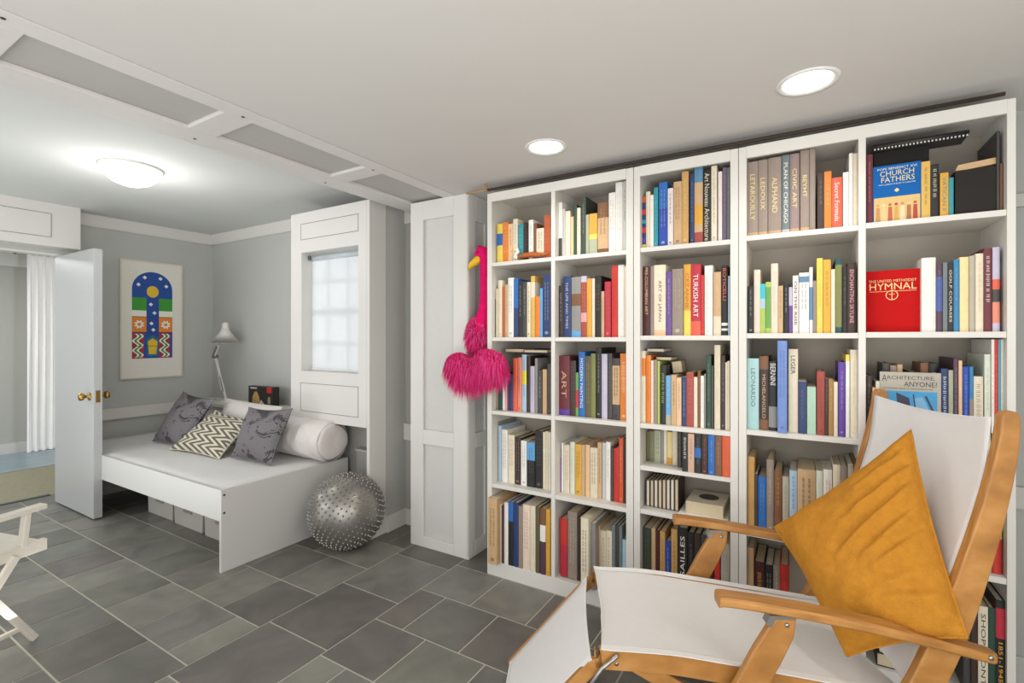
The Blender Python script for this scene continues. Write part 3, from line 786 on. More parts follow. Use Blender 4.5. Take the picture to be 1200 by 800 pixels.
PAL = dict(yellow='e8cf5a',orange='e0802c',peach='e6bd92',cream='e2d7bf',teal='2b939c',dark_brown='3d2c26',black='211f1f',white='e9e6df',brown='7c5334',rust='b65a34',
charcoal='43413f',ivory='dcd0b6',tan='c8a67c',blue='2468b4',gold='d8b056',sky_blue='5fa4d8',navy='263a6b',light_gray='c2c1bd',forest='3c463c',sage='a8ad92',mustard='d9a136',
dark_green='2a4a3c',gray='8d8b87',brick='a4483c',lavender='bfbace',crimson='b8283c',pink='e0a0a8',red='c83028',taupe='94857a',plum='52384a',coral='df6048',salmon='e08a72',
light_blue='a9c4d6',maroon='6a2a34',green='6aa04c',olive='7d8048',olive_gray='77755c',dark_olive='5c5638',mint_white='d6dccb',golden='dca83c',purple='6a4c90',violet='5c3c98',
pinkish_cream='e8d2c0',pinkish_white='e2d8d4',pinkish_tan='cda890',golden_tan='c99e5c',gold_brown='a2793c',aqua='a9d2d2',royal_blue='2348a8',steel_blue='5a88a8',plum_gray='6c6072',
slate='6e7a7c',dark_maroon='4a201e',mauve_gray='94807c',lime='a9bf58',straw='e6d292',vermilion='d4562c',stone='b4ac9c',turquoise='3cbccc',deep_teal='1c4a50',cerulean='2f80b0',
pale_yellow='ecd79c',slate_blue='4a5aa0',periwinkle='6f8cca',mint='aed0b8',cyan_teal='4aa8b4',lemon='ece03c')
def pm(n, r=.5): return mat(PAL.get(n, n), r, var=.07, scale=40)
PAGE = mat('d8c9a8', .9, var=.12, scale=60, stretch=(30, 1, 1))
PAGEW = mat('e4dccb', .9, var=.1, scale=60, stretch=(30, 1, 1))
ORD = ['first','second','third','fourth','fifth','sixth','seventh','eighth','ninth','tenth','eleventh','twelfth','thirteenth','fourteenth','fifteenth','sixteenth','seventeenth','eighteenth','nineteenth','twentieth','twenty-first','twenty-second']
SHN = {1:'top', 2:'second', 3:'third', 4:'fourth', 5:'fifth', 6:'bottom'}
COLN = {1:'flamingo-side column', 2:'second column', 3:'narrow bookcase', 4:'column behind the cushion', 5:'end column'}
def blend(a, b, f):
    a = PAL.get(a, a); b = PAL.get(b, b)
    return ''.join('%02x' % int(int(a[i:i+2], 16)*(1-f)+int(b[i:i+2], 16)*f) for i in (0, 2, 4))
BX = {1:(-1.536,-1.155), 2:(-1.132,-.741), 3:(-.675,-.273), 4:(-.208,.190), 5:(.214,.613)}
def book_parts(t, w, h, dp, c, o, rng, hard):
    """spine at local y=0 facing -y, standing on z=0, x from 0 to w"""
    th = .0026 if hard else .001
    bul = min(.004, w*.12) if hard else .001
    outer = [(0, dp), (0, bul), (w*.22, bul*.3), (w*.5, 0), (w*.78, bul*.3), (w, bul), (w, dp)]
    inner = [(w-th, dp), (w-th, bul+th), (th, bul+th), (th, dp)]
    poly = outer+inner; k = len(poly)
    bands = sorted(o.get('b', []))
    cuts = sorted({0., 1., *[b[0] for b in bands], *[b[1] for b in bands]}, reverse=True)   # measured from the top
    mats = [pm(c)]; names = [c]
    mb = MB()
    for q in range(len(cuts)-1):
        lo, hi = cuts[q], cuts[q+1]; mid = (lo+hi)/2; mi = 0
        for b in bands:
            if b[0] <= mid <= b[1]:
                if b[2] not in names: names.append(b[2]); mats.append(pm(b[2]))
                mi = names.index(b[2])
        z0, z1 = h*(1-lo), h*(1-hi); n = len(mb.v)
        mb.v += [(p[0], p[1], z0) for p in poly]+[(p[0], p[1], z1) for p in poly]
        for i in range(k):
            j = (i+1) % k; mb.f.append((n+i, n+j, n+k+j, n+k+i)); mb.mi.append(mi)
        for zz in ([0] if q == 0 else [])+([k] if q == len(cuts)-2 else []):
            for a, b_, c_, d in ((0, 1, 9, 10), (6, 7, 8, 5)):
                mb.f.append((n+zz+a, n+zz+b_, n+zz+c_, n+zz+d)); mb.mi.append(mi)
            mb.f.append(tuple(n+zz+i for i in (1, 2, 3, 4, 5, 8, 9))); mb.mi.append(mi)
    if o.get('m'):
        big = o.get('m2'); mk = blend(c, o['m'], .8 if big else .55)
        names.append(mk); mats.append(pm(mk)); mi = names.index(mk)
        z = h*(1-rng.uniform(.08, .16)); end = h*rng.uniform(.25, .45); cw = w*(.5 if big else .30)
        xc = w*.5; cols_ = [xc] if w < .03 or big else [xc-w*.16, xc+w*.16]
        while z > end:
            ln = rng.uniform(.008, .02) if not big else rng.uniform(.008, .014)
            for xx in cols_:
                a = cw*(.5 if len(cols_) == 1 else .26)
                # each mark: an upright and short cross strokes, like small spine lettering
                s0 = z
                while s0 > z-ln:
                    e = (.0022 if not big else .0042)*rng.uniform(.7, 1.25)
                    mb.box(xx-a*rng.uniform(.6, 1), -.0007, s0-e, xx+a*rng.uniform(.5, 1), bul*.3+.0002, s0-e*.35, mi); s0 -= e*1.5
            z -= ln+rng.uniform(.004, .009)
        if w > .012 and rng.random() < .4: mb.box(xc-w*.18, -.0006, h*.05, xc+w*.18, bul*.3, h*.05+w*.3, mi)
    mb.build('cover', mats, t)
    ins = .003 if hard else .0006
    mb = MB(); mb.box(th+.0001, bul+th+.0002, ins, w-th-.0001, dp-(.004 if hard else .0005), h-ins-(.001 if hard else 0))
    mb.build('page_block', PAGE if rng.random() < .6 else PAGEW, t)
    if o.get('t'):
        s = o['t']; f0, f1 = o.get('f', (.1, .86) if len(s) > 6 else (.25, .7))
        lh = w*o.get('lh', .46); ln = h*(f1-f0)
        if o.get('up'): letter('title_lettering', s, pm(o['tc']), t, (w*.5+lh/2, -.0008, h*(1-f1)), (0, 0, ln), (-lh, 0, 0))
        else: letter('title_lettering', s, pm(o['tc']), t, (w*.5-lh/2, -.0008, h*(1-f0)), (0, 0, -ln), (lh, 0, 0))
def look(w, h, c):
    c = {'forest':'dark grey-green','stone':'stone-grey','straw':'straw-coloured','lime':'lime green','mint':'mint green','golden':'golden yellow','slate':'slate grey','sage':'sage green'}.get(c, c).replace('_', ' ')
    th = 'thin ' if w < .017 else ('thick ' if w > .042 else '')
    ta = 'tall ' if h > .33 else ('small ' if h < .22 else '')
    return (ta+th+c).strip()
for col, row, sz, bs in BAYS:
    bx0, bx1 = BX[col]; gap = {(3,3):.40,(3,4):.180,(3,6):.41}.get((col,row), .395 if row > 1 else .355)
    n = len(bs); prev = bx0
    for i, (x, w_, h, rec, c, o) in enumerate(bs):
        x1 = min(x+w_, bx1-.0005); x = max(x, prev+.0003); w_ = max(.006, x1-x-.0003); h = min(h, gap)
        if x+w_ > bx1: x = bx1-w_-.0002
        prev = x+w_
        rng = random.Random(col*1000+row*100+i); hard = h > .26 or rng.random() < .3
        dp = min(.12+h*.3+rng.uniform(-.02, .02), .285-rec)
        last = (COLN[col]); sh_ = SHN[row]
        if o.get('t') and o['t'] not in ('ART',) and c != 'x':
            lb = f"{look(w_,h,c)} book lettered {o['t']} on the {sh_} shelf"
        else:
            wh = f"{ORD[i]} from the window end" if i < n/2 or n < 4 else f"{ORD[n-1-i]} from the far end"
            lb = f"{look(w_,h,c)} book, {wh}, {sh_} shelf, {COLN[col]}"
            if i == n-1: lb = f"{look(w_,h,c)} book ending the {sh_} shelf, {COLN[col]}"
            if i == 0: lb = f"{look(w_,h,c)} book starting the {sh_} shelf, {COLN[col]}"
        if row == 5 and col in (1, 2, 4): lb = lb.replace('fifth shelf', 'bottom shelf')
        t = thing('book', lb, 'book', (x, YF+rec, sz), group=f"books on the {sh_} shelf of the {COLN[col]}")
        book_parts(t, w_, h, dp, c, o, rng, hard)

# books set with their page edges outward
for i in range(8):
    x = -.662+.0195*i
    t = thing('book', f"brown book shelved page-edge out, {ORD[i]} of eight matching ones, narrow bookcase", 'book', (x+.018, YF+.06+.15, .537), PI, group='matching brown books shelved page-edge out')
    book_parts(t, .018, .128+.0035*i, .15, 'dark_brown', {}, random.Random(i), True)
def flat_book(label, loc, w, d, th, c, rz=0, group=None, rx=0, ry=0):
    """lies on its back cover; w along x, d along y"""
    t = thing('book', label, 'book', loc, rz, group, rx, ry)
    k = .0025; mb = MB(); mb.box(0, 0, 0, w, d, k); mb.box(0, 0, th-k, w, d, th); mb.box(0, 0, k, k, d, th-k)
    mb.build('cover', pm(c), t)
    mb = MB(); mb.box(k+.0002, .004, k+.0002, w-.004, d-.004, th-k-.0002); mb.build('page_block', PAGE, t)
    return t
flat_book('large thin white book lying flat under the cream book, narrow bookcase', (-.497, YF+.012, .537), .212, .2, .012, 'white')
t = flat_book('thick cream book with dark oval cover picture lying flat, narrow bookcase', (-.468, YF+.03, .5495), .165, .2, .055, 'ivory')
mb = MB(); mb.lathe([(0,.0554),(.045,.0554)], (.085,.11,0), 24); mb.build('cover_picture', pm('charcoal'), t)
flat_book('dark flat book resting on top of the third-shelf row, flamingo-side column', (-1.50, 2.42, .948+.334), .2, .18, .022, 'dark_brown')
flat_book('dark maroon book lying across third-shelf books, flamingo-side column', (-1.36, 2.40, .948+.334), .15, .18, .018, 'plum')
for z, x, w_, c, l in [(.952+.345, -.66, .085, 'navy', 'navy flat book topping the pile above cream books, narrow bookcase'), (.952+.305, -.615, .075, 'charcoal', 'charcoal flat book beside the navy one, resting on books, narrow bookcase')]:
    flat_book(l, (x, 2.40, z), w_, .16, .018, c)
t = flat_book('dark leaning notebook propped above the tan books, narrow bookcase', (-.55, 2.47, 1.19), .05, .1, .06, 'dark_olive', ry=R(-8))

# face-out books in the end column
def faceout(label, x, y, z, w, h, th, c, rz=0, rx=0):
    t = thing('book', label, 'book', (x, y, z), rz, rx=rx)
    k = .003; mb = MB(); mb.box(0, 0, 0, w, k, h); mb.box(0, th-k, 0, w, th, h); mb.box(0, k, 0, k, th-k, h)
    mb.build('cover', mat(PAL.get(c, c), .55, var=.04, spec=.15), t)
    mb = MB(); mb.box(k, k+.0002, .003, w-.003, th-k-.0002, h-.003); mb.build('page_block', PAGEW, t)
    return t
def word(t, s, c, x0, z0, x1, z1): letter('cover_lettering', s, pm(c), t, (x0, -.0008, z0), (x1-x0, 0, 0), (0, 0, z1-z0))
t = faceout('bright red hymnal standing cover-out on the second shelf', .220, 2.425, 1.39, .175, .245, .035, 'b80202', rz=R(-9))
word(t, 'THE UNITED METHODIST', 'straw', .012, .198, .160, .208); word(t, 'HYMNAL', 'straw', .014, .168, .160, .194)
mb = MB(); mb.box(.014, -.001, .161, .160, 0, .1625)
mb.lathe([(.017,.001),(.0195,.001)], (.085, 0, .146), 24, M=Matrix.Rotation(R(90), 4, 'X')); mb.box(.084, -.001, .130, .0865, 0, .162); mb.box(.076, -.001, .149, .094, 0, .151)
mb.build('emblem', pm('straw'), t)
t = faceout('blue CHURCH FATHERS book standing cover-out on the top shelf', .240, 2.372, 1.817, .147, .222, .02, '1560a8')
mb = MB(); mb.box(.003, -.0006, .002, .144, 0, .098); n0 = 1
cols_ = ['c08a50', 'd8c090', 'b85a40', 'c9a050', 'e0cfa8', 'a86a40', 'b04030']
mats = [pm('d9b878')]+[pm(c) for c in cols_]
for i in range(7):
    x = .015+.019*i; mb.prism([(x-.007,.004),(x+.008,.004),(x+.006,.06),(x-.005,.06)], lambda p, t_: (p[0], t_, p[1]), -.0012, -.0004, 1+i)
    mb.lathe([(0,.0012),(.0055,.0012)], (x, 0, .068), 12, mi=1+(i+3) % 7, M=Matrix.Rotation(R(90), 4, 'X'))
mb.build('cover_picture', mats, t)
word(t, 'POPE BENEDICT XVI', 'white', .014, .204, .134, .213); word(t, 'CHURCH', 'straw', .022, .180, .126, .200); word(t, 'FATHERS', 'straw', .026, .156, .128, .176); word(t, 'FROM CLEMENT OF ROME TO AUGUSTINE', 'white', .018, .145, .130, .150)
mb = MB(); mb.lathe([(0,.001),(.008,.001)], (.074, 0, .122), 4, M=Matrix.Rotation(R(90), 4, 'X')); mb.lathe([(0,.0012),(.007,.0012)], (.074, 0, .122), 4, M=Matrix.Rotation(R(90), 4, 'X') @ Matrix.Rotation(R(45), 4, 'Z')); mb.build('emblem', pm('straw'), t)
faceout('tall black book hidden behind the blue cover-out book', .245, 2.40, 1.817, .17, .286, .03, 'black')
t = faceout('large black book standing cover-out with its page edge showing above', .484, 2.372, 1.817, .112, .165, .06, '2c2826')
mb = MB(); mb.prism([(.0,.163),(.112,.175),(.114,.197),(.01,.187)], lambda p, q: (p[0], q, p[1]), .006, .05); mb.build('page_edge', pm('tan'), t)
t = faceout('grey book reading ARCHITECTURE ANYONE? standing cover-out on the third shelf', .262, 2.375, .967, .183, .268, .018, 'b9b4a6')
word(t, 'A', 'plum', .006, .232, .022, .258); word(t, 'RCHITECTURE,', 'plum', .024, .238, .166, .254); word(t, 'ANYONE?', 'plum', .074, .214, .172, .233); word(t, 'CAUTIONARY TALES OF THE BUILDING ART', 'charcoal', .008, .203, .160, .208)
mb = MB(); mb.box(.006, -.0006, .01, .172, 0, .196)
mb.prism([(.05,.19),(.09,.17),(.095,.12),(.055,.13)], lambda p, q: (p[0], q, p[1]), -.0012, -.0004, 1)
mb.prism([(.1,.185),(.104,.185),(.11,.13),(.106,.13)], lambda p, q: (p[0], q, p[1]), -.0012, -.0004, 1); mb.prism([(.135,.18),(.142,.18),(.165,.12),(.158,.12)], lambda p, q: (p[0], q, p[1]), -.0012, -.0004, 1)
mb.prism([(.106,.17),(.13,.175),(.15,.125),(.112,.12)], lambda p, q: (p[0], q, p[1]), -.0010, -.0004, 2)
mb.build('cover_picture', [pm('3f9fd4'), pm('3c3c58'), pm('7fb4dc')], t)
for x, w_, h, c, l in [(.275, .022, .30, 'charcoal', 'charcoal book rising behind the face-out grey book, third shelf'), (.299, .02, .292, 'taupe', 'taupe book standing behind the face-out grey book, third shelf'), (.321, .016, .296, 'tan', 'thin tan book just visible above the face-out grey book'),
                       (.36, .03, .27, 'dark_brown', 'dark brown book behind the face-out grey book, third shelf'), (.392, .024, .305, 'brown', 'tall brown book behind the face-out grey book'), (.418, .028, .303, 'black', 'tall black book behind the face-out grey book, third shelf')]:
    t = thing('book', l, 'book', (x, YF+.075, .967), group='books behind the face-out grey book')
    book_parts(t, w_, h, .17, c, {'m': 'ivory', 'm2': 1}, random.Random(int(x*1000)), True)
# lower shelves of the end column
for x, w_, h, c, l, o in [(.560,.022,.20,'gray','grey book low in the end column beside the yellow-topped one',{}), (.584,.024,.215,'red','red book with a yellow top behind the chair post',{'b':[(0,.42,'yellow')]})]:
    t = thing('book', l, 'book', (x, YF+.03, .527), group='books on the fourth shelf of the end column'); book_parts(t, w_, h, .17, c, o, random.Random(5), True)
for i in range(6):
    x = .235+.05*i; c = ['taupe','navy','cream','brown','gray','olive'][i]
    t = thing('book', f"{c} book on the end column's fourth shelf, hidden behind the chair sling", 'book', (x, YF+.03, .527), group='books on the fourth shelf of the end column'); book_parts(t, .045, .24+.01*(i%3), .17, c, {}, random.Random(i), True)
for x, w_, h, c, l, o in [(.502,.018,.30,'charcoal','dark book beside the cream shopfronts book on the bottom shelf',{'m':'gray'}), (.522,.018,.29,'dark_brown','dark brown book on the bottom shelf near the chair arm end',{}),
        (.542,.026,.318,'cream','cream book lettered SHOPFRONTS on the bottom shelf',{'t':'SHOPFRONTS','tc':'charcoal','f':(.08,.95)}), (.569,.018,.32,'dark_green','dark green book between the cream and black ones, bottom shelf',{}),
        (.588,.024,.352,'black','black book lettered 1851-1945 with red and blue blocks, bottom shelf',{'t':'1851-1945','tc':'mustard','f':(.42,.82),'b':[(.08,.38,'crimson')]})]:
    t = thing('book', l, 'book', (x, YF+.012, .09), group='books on the bottom shelf of the end column'); book_parts(t, w_, h, .17, c, o, random.Random(int(w_*1e4)), True)
flat_book('black book lying flat on the bottom shelf below the cushion', (.25, YF+.02, .09), .2, .2, .05, 'black')
flat_book('white-edged book stacked on the flat black one, bottom shelf', (.26, YF+.03, .1405), .18, .19, .02, 'ivory')

# comb-bound notebook lying across the top shelf
nb = thing('notebook', 'comb-bound notebook lying flat across the books, top shelf', 'notebook', (.236, 2.37, 2.1065), ry=R(-.0))
mb = MB(); mb.box(0, 0, 0, .284, .10, .010); mb.build('cover', pm('charcoal'), nb)
mb = MB(); mb.tube([(0, -.004, .008), (.284, -.004, .008)], .010, 12); mb.build('comb_spine', pm('black'), nb, smooth=True)
mb = MB()
for i in range(26): mb.box(.006+.0108*i, -.013, -.006, .011+.0108*i, -.008, .0)
mb.build('comb_teeth', pm('light_gray'), nb)

# carved duck on the top shelf
bd = thing('duck_figurine', 'small duck figurine with white neck, yellow bill and orange-brown body', 'figurine', (-1.30, 2.354, 1.8))
mb = MB(); mb.tube([(-.075,0,.012),(-.06,0,.02),(-.03,0,.026),(.02,0,.026),(.07,0,.02),(.11,0,.022),(.125,0,.03)], [.006,.014,.018,.019,.016,.009,.002], 16, sy=.8)
mb.build('body', mat('c56a2c', .6, var=.5, scale=90), bd, smooth=True)
mb = MB(); mb.tube([(-.07,0,.015),(-.09,0,.022),(-.082,0,.038),(-.068,0,.048),(-.075,0,.062),(-.09,0,.064)], [.009,.011,.009,.009,.011,.006], 14); mb.build('neck', pm('white'), bd, smooth=True)
mb = MB(); mb.tube([(-.088,0,.062),(-.1,0,.058),(-.115,0,.056)], [.007,.006,.002], 10); mb.build('bill', pm('yellow'), bd, smooth=True)

# stick tip on the bookcases; its long dark bar paints the gap's shadow
st = thing('walking_stick', 'brown stick tip overhanging the bookcases, dark bar along their top standing for shadow', 'stick', (0, 0, 0))
mb = MB(); mb.tube([(-1.71, 2.33, 2.222),(-1.56,2.332,2.221)], [.006,.0085], 10); mb.build('tip', mat('a58a62', .7), st, smooth=True)
mb = MB(); mb.tube([(-1.56, 2.332, 2.221),(-1.5,2.333,2.220),(-.9,2.335,2.224),(-.2,2.335,2.221),(.61,2.345,2.223)], [.0075,.008,.008,.008,.007], 10); mb.build('gap_shade', mat('3a2e25', .8, var=.2, scale=20), st, smooth=True)
mb = MB(); mb.tube([(-1.575,2.325,2.255),(-1.548,2.338,2.213)], .006, 8); mb.build('side_twig', mat('9a7d55', .7), st)
# ---------------------------------------------------------------- framed print (plain stained-glass-like arch)
fp = thing('framed_print', 'tall framed print of a coloured arched window on the far wall', 'picture', (-5.30, 0, 0))
mb = MB()
y0, y1, z0, z1 = 1.935, 2.452, .985, 2.085; f = .012
mb.box(.0, y0, z0, .022, y0+f, z1); mb.box(0, y1-f, z0, .022, y1, z1); mb.box(0, y0+f, z0, .022, y1-f, z0+f); mb.box(0, y0+f, z1-f, .022, y1-f, z1)
mb.build('frame', mat('d6d1c5', .4), fp)
mb = MB(); mb.box(.002, y0+f, z0+f, .012, y1-f, z1-f); mb.build('mat_board', mat('e6e2d8', .8, var=.02), fp)
P = dict(b='1f4c9c', g='3d9a34', o='e88a2c', w='f0eee4', r='a83246', y='e8c030', t='2a6f8c', k='333333')
keys = list(P); pmts = [mat(P[k], .6, var=.04) for k in keys]
mb = MB(); lay = [0.]
def sh2(poly, k, lift=0): mb.prism(poly, lambda p, q: (q, p[0], p[1]), .012, .0126+.0003*lift, keys.index(k))
a0, a1, zt, zb_ = 2.029, 2.362, 1.82, 1.172; cx = (a0+a1)/2; rr = (a1-a0)/2
sh2([(a0, 1.70), (a1, 1.70)]+[(cx+rr*math.cos(t), zt+rr*math.sin(t)) for t in [PI*i/20 for i in range(21)]], 'b')
sh2([(a0,zb_),(a1,zb_),(a1,1.70),(a0,1.70)], 'b')
for yy in (a0, a1-.115):
    sh2([(yy,1.62),(yy+.115,1.62),(yy+.115,1.74),(yy,1.74)], 'g', 1); sh2([(yy,1.56),(yy+.115,1.56),(yy+.115,1.62),(yy,1.62)], 'w', 1)
    sh2([(yy,1.42),(yy+.115,1.42),(yy+.115,1.56),(yy,1.56)], 'o', 1)
    n = 8; c0 = (yy+.0575, 1.49)
    sh2([(c0[0]+(.045 if i % 2 else .028)*math.cos(2*PI*i/16), c0[1]+(.045 if i % 2 else .028)*math.sin(2*PI*i/16)) for i in range(16)], 'w', 2)
    sh2([(c0[0]+.016*math.cos(2*PI*i/10), c0[1]+.016*math.sin(2*PI*i/10)) for i in range(10)], 'o', 3)
    sh2([(yy,zb_),(yy+.095,zb_),(yy+.095,1.41),(yy,1.41)], 'r', 1)
    for k, ww, lf in (('w', .026, 2), ('g', .010, 3)):
        N = 24; L_ = [(yy+.047+.02*math.sin(i/N*PI*5)-ww, zb_+.01+.22*i/N) for i in range(N+1)]
        for i in range(N): sh2([L_[i], (L_[i][0]+2*ww, L_[i][1]), (L_[i+1][0]+2*ww, L_[i+1][1]), L_[i+1]], k, lf)
for (yy, zz) in [(2.08,1.86),(2.13,1.93),(2.26,1.93),(2.31,1.86),(2.18,1.68),(2.21,1.60),(2.185,1.5),(2.2,1.44)]:
    sh2([(yy-.018,zz),(yy,zz-.018),(yy+.018,zz),(yy,zz+.018)], 'w', 2)
sh2([(cx+.05*math.cos(2*PI*i/20), 1.80+.055*math.sin(2*PI*i/20)) for i in range(20)], 'y', 2)
sh2([(2.15,1.19),(2.24,1.19),(2.25,1.35),(2.195,1.39),(2.14,1.35)], 't', 1)
sh2([(2.165,1.21),(2.225,1.21),(2.235,1.33),(2.195,1.36),(2.155,1.33)], 'y', 2)
for zz in (1.285, 1.41, 1.56): sh2([(a0,zz),(a1,zz),(a1,zz+.004),(a0,zz+.004)], 'k', 4)
mb.build('print', pmts, fp)

# ---------------------------------------------------------------- bed
bd = thing('daybed', 'low white slab-sided daybed with plain end panel under the boxed window', 'bed', (-5.2, 1.55, 0))
LAM = mat('cfcecb', .4, var=.015, scale=3)
mb = MB(); mb.box(0, 0, .295, 2.285, .022, .478); mb.build('side_board', LAM, bd, bevel=.0015)
mb = MB(); mb.box(0, .89, .295, 2.285, .91, .478); mb.build('side_board', LAM, bd, bevel=.0015)
mb = MB(); mb.box(2.285, -.003, .0, 2.307, .913, .48); mb.build('end_panel', LAM, bd, bevel=.0015)
mb = MB(); mb.box(-.02, -.003, .0, 0, .913, .48); mb.build('end_panel', LAM, bd, bevel=.0015)
mb = MB(); mb.box(.0, .022, .38, 2.285, .89, .40); mb.build('base_board', mat('b9b7b2', .6), bd)
for z in (.45, .345):
    mb = MB(); M = Matrix.Rotation(R(90), 4, 'Y'); mb.lathe([(0,.0025),(.006,.0025),(.007,0)], (2.307, .014, z), 12, M=M); mb.build('bolt', mat('55524e', .4, .7), bd)
mt = thing('mattress', 'thin mattress under a smooth white sheet on the daybed', 'mattress', (-5.19, 1.575, .401))
mb = MB()
def ms(u, v):
    x = 2.26*u; y = .86*v; e = min(u, 1-u)*2.26; f_ = min(v, 1-v)*.86
    z = .082 - .012*math.exp(-e/.03) - .03*math.exp(-f_/.02)
    z += .006*noise.noise(Vector((x*3, y*5, 1))) * (1 if v < .35 else .4)
    if v < .12: z += .006*math.sin(x*23+3*noise.noise(Vector((x*2, 0, 0))))*(1-v/.12)
    return (x, y, z)
mb.grid(ms, 150, 60); mb.box(0, 0, 0, 2.26, .86, .055)
mb.build('sheet', mat('dcdbd9', .9, var=.02, bump=.1, bscale=300), mt, smooth=True)
# storage boxes under it
BXM = mat('b0ada5', .6, var=.05, scale=8)
for i, (x, y, w_, d, h, l) in enumerate([(-4.42, 1.80, .40, .42, .21, 'white storage box under the bed, partly behind the door edge'), (-3.985, 1.79, .405, .42, .215, 'white lidded storage box in the middle under the bed'), (-3.555, 1.785, .42, .42, .215, 'white lidded storage box under the bed near its end panel'), (-3.10, 1.82, .16, .38, .22, 'narrow pale storage box under the bed against the end panel')]):
    t = thing('storage_box', l, 'box', (x, y, 0), group='storage boxes under the bed')
    mb = MB(); mb.prism([(.012,0),(w_-.012,0),(w_,h-.03),(0,h-.03)], lambda p, q: (p[0], q, p[1]), .0, d); mb.build('bin', BXM, t, bevel=.004)
    mb = MB(); mb.box(-.006, -.008, h-.03, w_+.006, d+.008, h); mb.build('lid', mat('d2d0ca', .5), t, bevel=.004)
    mb = MB(); mb.box(w_*.35, -.004, h*.5, w_*.65, .002, h*.5+.02); mb.build('handle', mat('8b8880', .5), t)

# ---------------------------------------------------------------- pillows
def pillow(name, label, corners, thick, m, n_dir, pinch=.05, grid=44, wr=.006, seed=0, cat='pillow', group=None, hem=None, puff=.5, sag=0, folds=()):
    """corners BL, BR, TR, TL; n_dir: rough direction of the face that shows"""
    c = [Vector(p) for p in corners]; o0 = sum(c, Vector())/4
    t = thing(name, label, cat, tuple(o0), group=group)
    N = ((c[1]-c[0]).cross(c[3]-c[0])).normalized()
    if N.dot(Vector(n_dir)) < 0: N = -N
    def base(u, v):
        a, b = 2*u-1, 2*v-1
        a2 = a*(1-pinch*(1-b*b)*abs(a)); b2 = b*(1-pinch*(1-a*a)*abs(b)); u2, v2 = (a2+1)/2, (b2+1)/2
        return c[0]*(1-u2)*(1-v2)+c[1]*u2*(1-v2)+c[2]*u2*v2+c[3]*(1-u2)*v2
    def face(sg):
        def fn(u, v):
            a, b = 2*u-1, 2*v-1
            h = ((1-a*a)*(1-b*b))**puff if abs(a) < 1 and abs(b) < 1 else 0
            p = base(u, v); q = p*9+Vector((seed, 0, sg))
            w_ = noise.noise(q)*.6+noise.noise(q*2.3)*.4
            cr = math.sin((a*b)*9+noise.noise(q*.7)*4)*wr*.8*(abs(a*b))
            for (v0, sl, u0, am, wd) in folds:
                if u > u0:
                    tt = (u-u0)/(1-u0); k_ = math.sin(PI*min(1, tt*1.0))**.7 if tt < .5 else 1-.35*(tt-.5)*2
                    dd = (v-v0-sl*(1-u))/wd; cr += am*k_*(math.exp(-dd*dd)-.8*math.exp(-(dd-1.6)**2))
            return p-o0+N*(sg*thick/2*h + (w_*wr+cr)*min(1, h*3))
        return fn
    mb = MB(); mb.grid(face(1), grid, grid, uv=True); mb.grid(face(-1), grid, grid, uv=True)
    mb.build('pillow_cover', m, t, smooth=True, weld=False)
    mb = MB(); pts = [base(i/20, 0) for i in range(20)]+[base(1, i/20) for i in range(20)]+[base(1-i/20, 1) for i in range(20)]+[base(0, 1-i/20) for i in range(21)]
    mb.tube([p-o0 for p in pts], hem or .003, 8); mb.build('seam', m, t, smooth=True)
    return t
def uvmat(kind):
    m = bpy.data.materials.new(kind); m.use_nodes = True; nt = m.node_tree; b = nt.nodes['Principled BSDF']; b.inputs['Roughness'].default_value = .9; b.inputs['Specular IOR Level'].default_value = .2
    uv = nt.nodes.new('ShaderNodeUVMap'); uv.uv_map = 'UVMap'; sp = nt.nodes.new('ShaderNodeSeparateXYZ'); nt.links.new(uv.outputs[0], sp.inputs[0])
    def M_(op, a, b_=None, c_=None):
        n = nt.nodes.new('ShaderNodeMath'); n.operation = op
        for i, x in enumerate((a, b_, c_)):
            if x is None: continue
            if isinstance(x, (int, float)): n.inputs[i].default_value = x
            else: nt.links.new(x, n.inputs[i])
        return n.outputs[0]
    if kind == 'chevron':
        tri = M_('PINGPONG', M_('MULTIPLY', sp.outputs[1], 4.5), .5)
        s = M_('FRACT', M_('ADD', M_('MULTIPLY', sp.outputs[0], 6.0), M_('MULTIPLY', tri, 2.6)))
        fac = M_('GREATER_THAN', s, .5); ca, cb = lin('d5cfbd'), lin('6c685c')
    else:
        vo = nt.nodes.new('ShaderNodeTexVoronoi'); vo.inputs['Scale'].default_value = 4.2; vo.feature = 'F1'
        nz = nt.nodes.new('ShaderNodeTexNoise'); nz.inputs['Scale'].default_value = 3.2; nz.inputs['Detail'].default_value = 1.5; nz.inputs['Distortion'].default_value = 1.4
        nt.links.new(uv.outputs[0], nz.inputs['Vector']); nt.links.new(uv.outputs[0], vo.inputs['Vector'])
        r1 = M_('GREATER_THAN', M_('SINE', M_('MULTIPLY', vo.outputs['Distance'], 42)), .35)
        r2 = M_('GREATER_THAN', nz.outputs['Fac'], .52)
        fac = M_('MAXIMUM', M_('MULTIPLY', r1, r2), M_('MULTIPLY', M_('GREATER_THAN', nz.outputs['Fac'], .60), .9)); ca, cb = lin('777376'), lin('474448')
    mx = nt.nodes.new('ShaderNodeMix'); mx.data_type = 'RGBA'; mx.inputs['A'].default_value = ca; mx.inputs['B'].default_value = cb
    nt.links.new(fac, mx.inputs['Factor']); nt.links.new(mx.outputs['Result'], b.inputs['Base Color'])
    nz2 = nt.nodes.new('ShaderNodeTexNoise'); nz2.inputs['Scale'].default_value = 220; nt.links.new(uv.outputs[0], nz2.inputs['Vector'])
    bp = nt.nodes.new('ShaderNodeBump'); bp.inputs['Strength'].default_value = .3; bp.inputs['Distance'].default_value = .003; nt.links.new(nz2.outputs['Fac'], bp.inputs['Height']); nt.links.new(bp.outputs['Normal'], b.inputs['Normal'])
    return m
DAM = uvmat('damask'); CHV = uvmat('chevron')
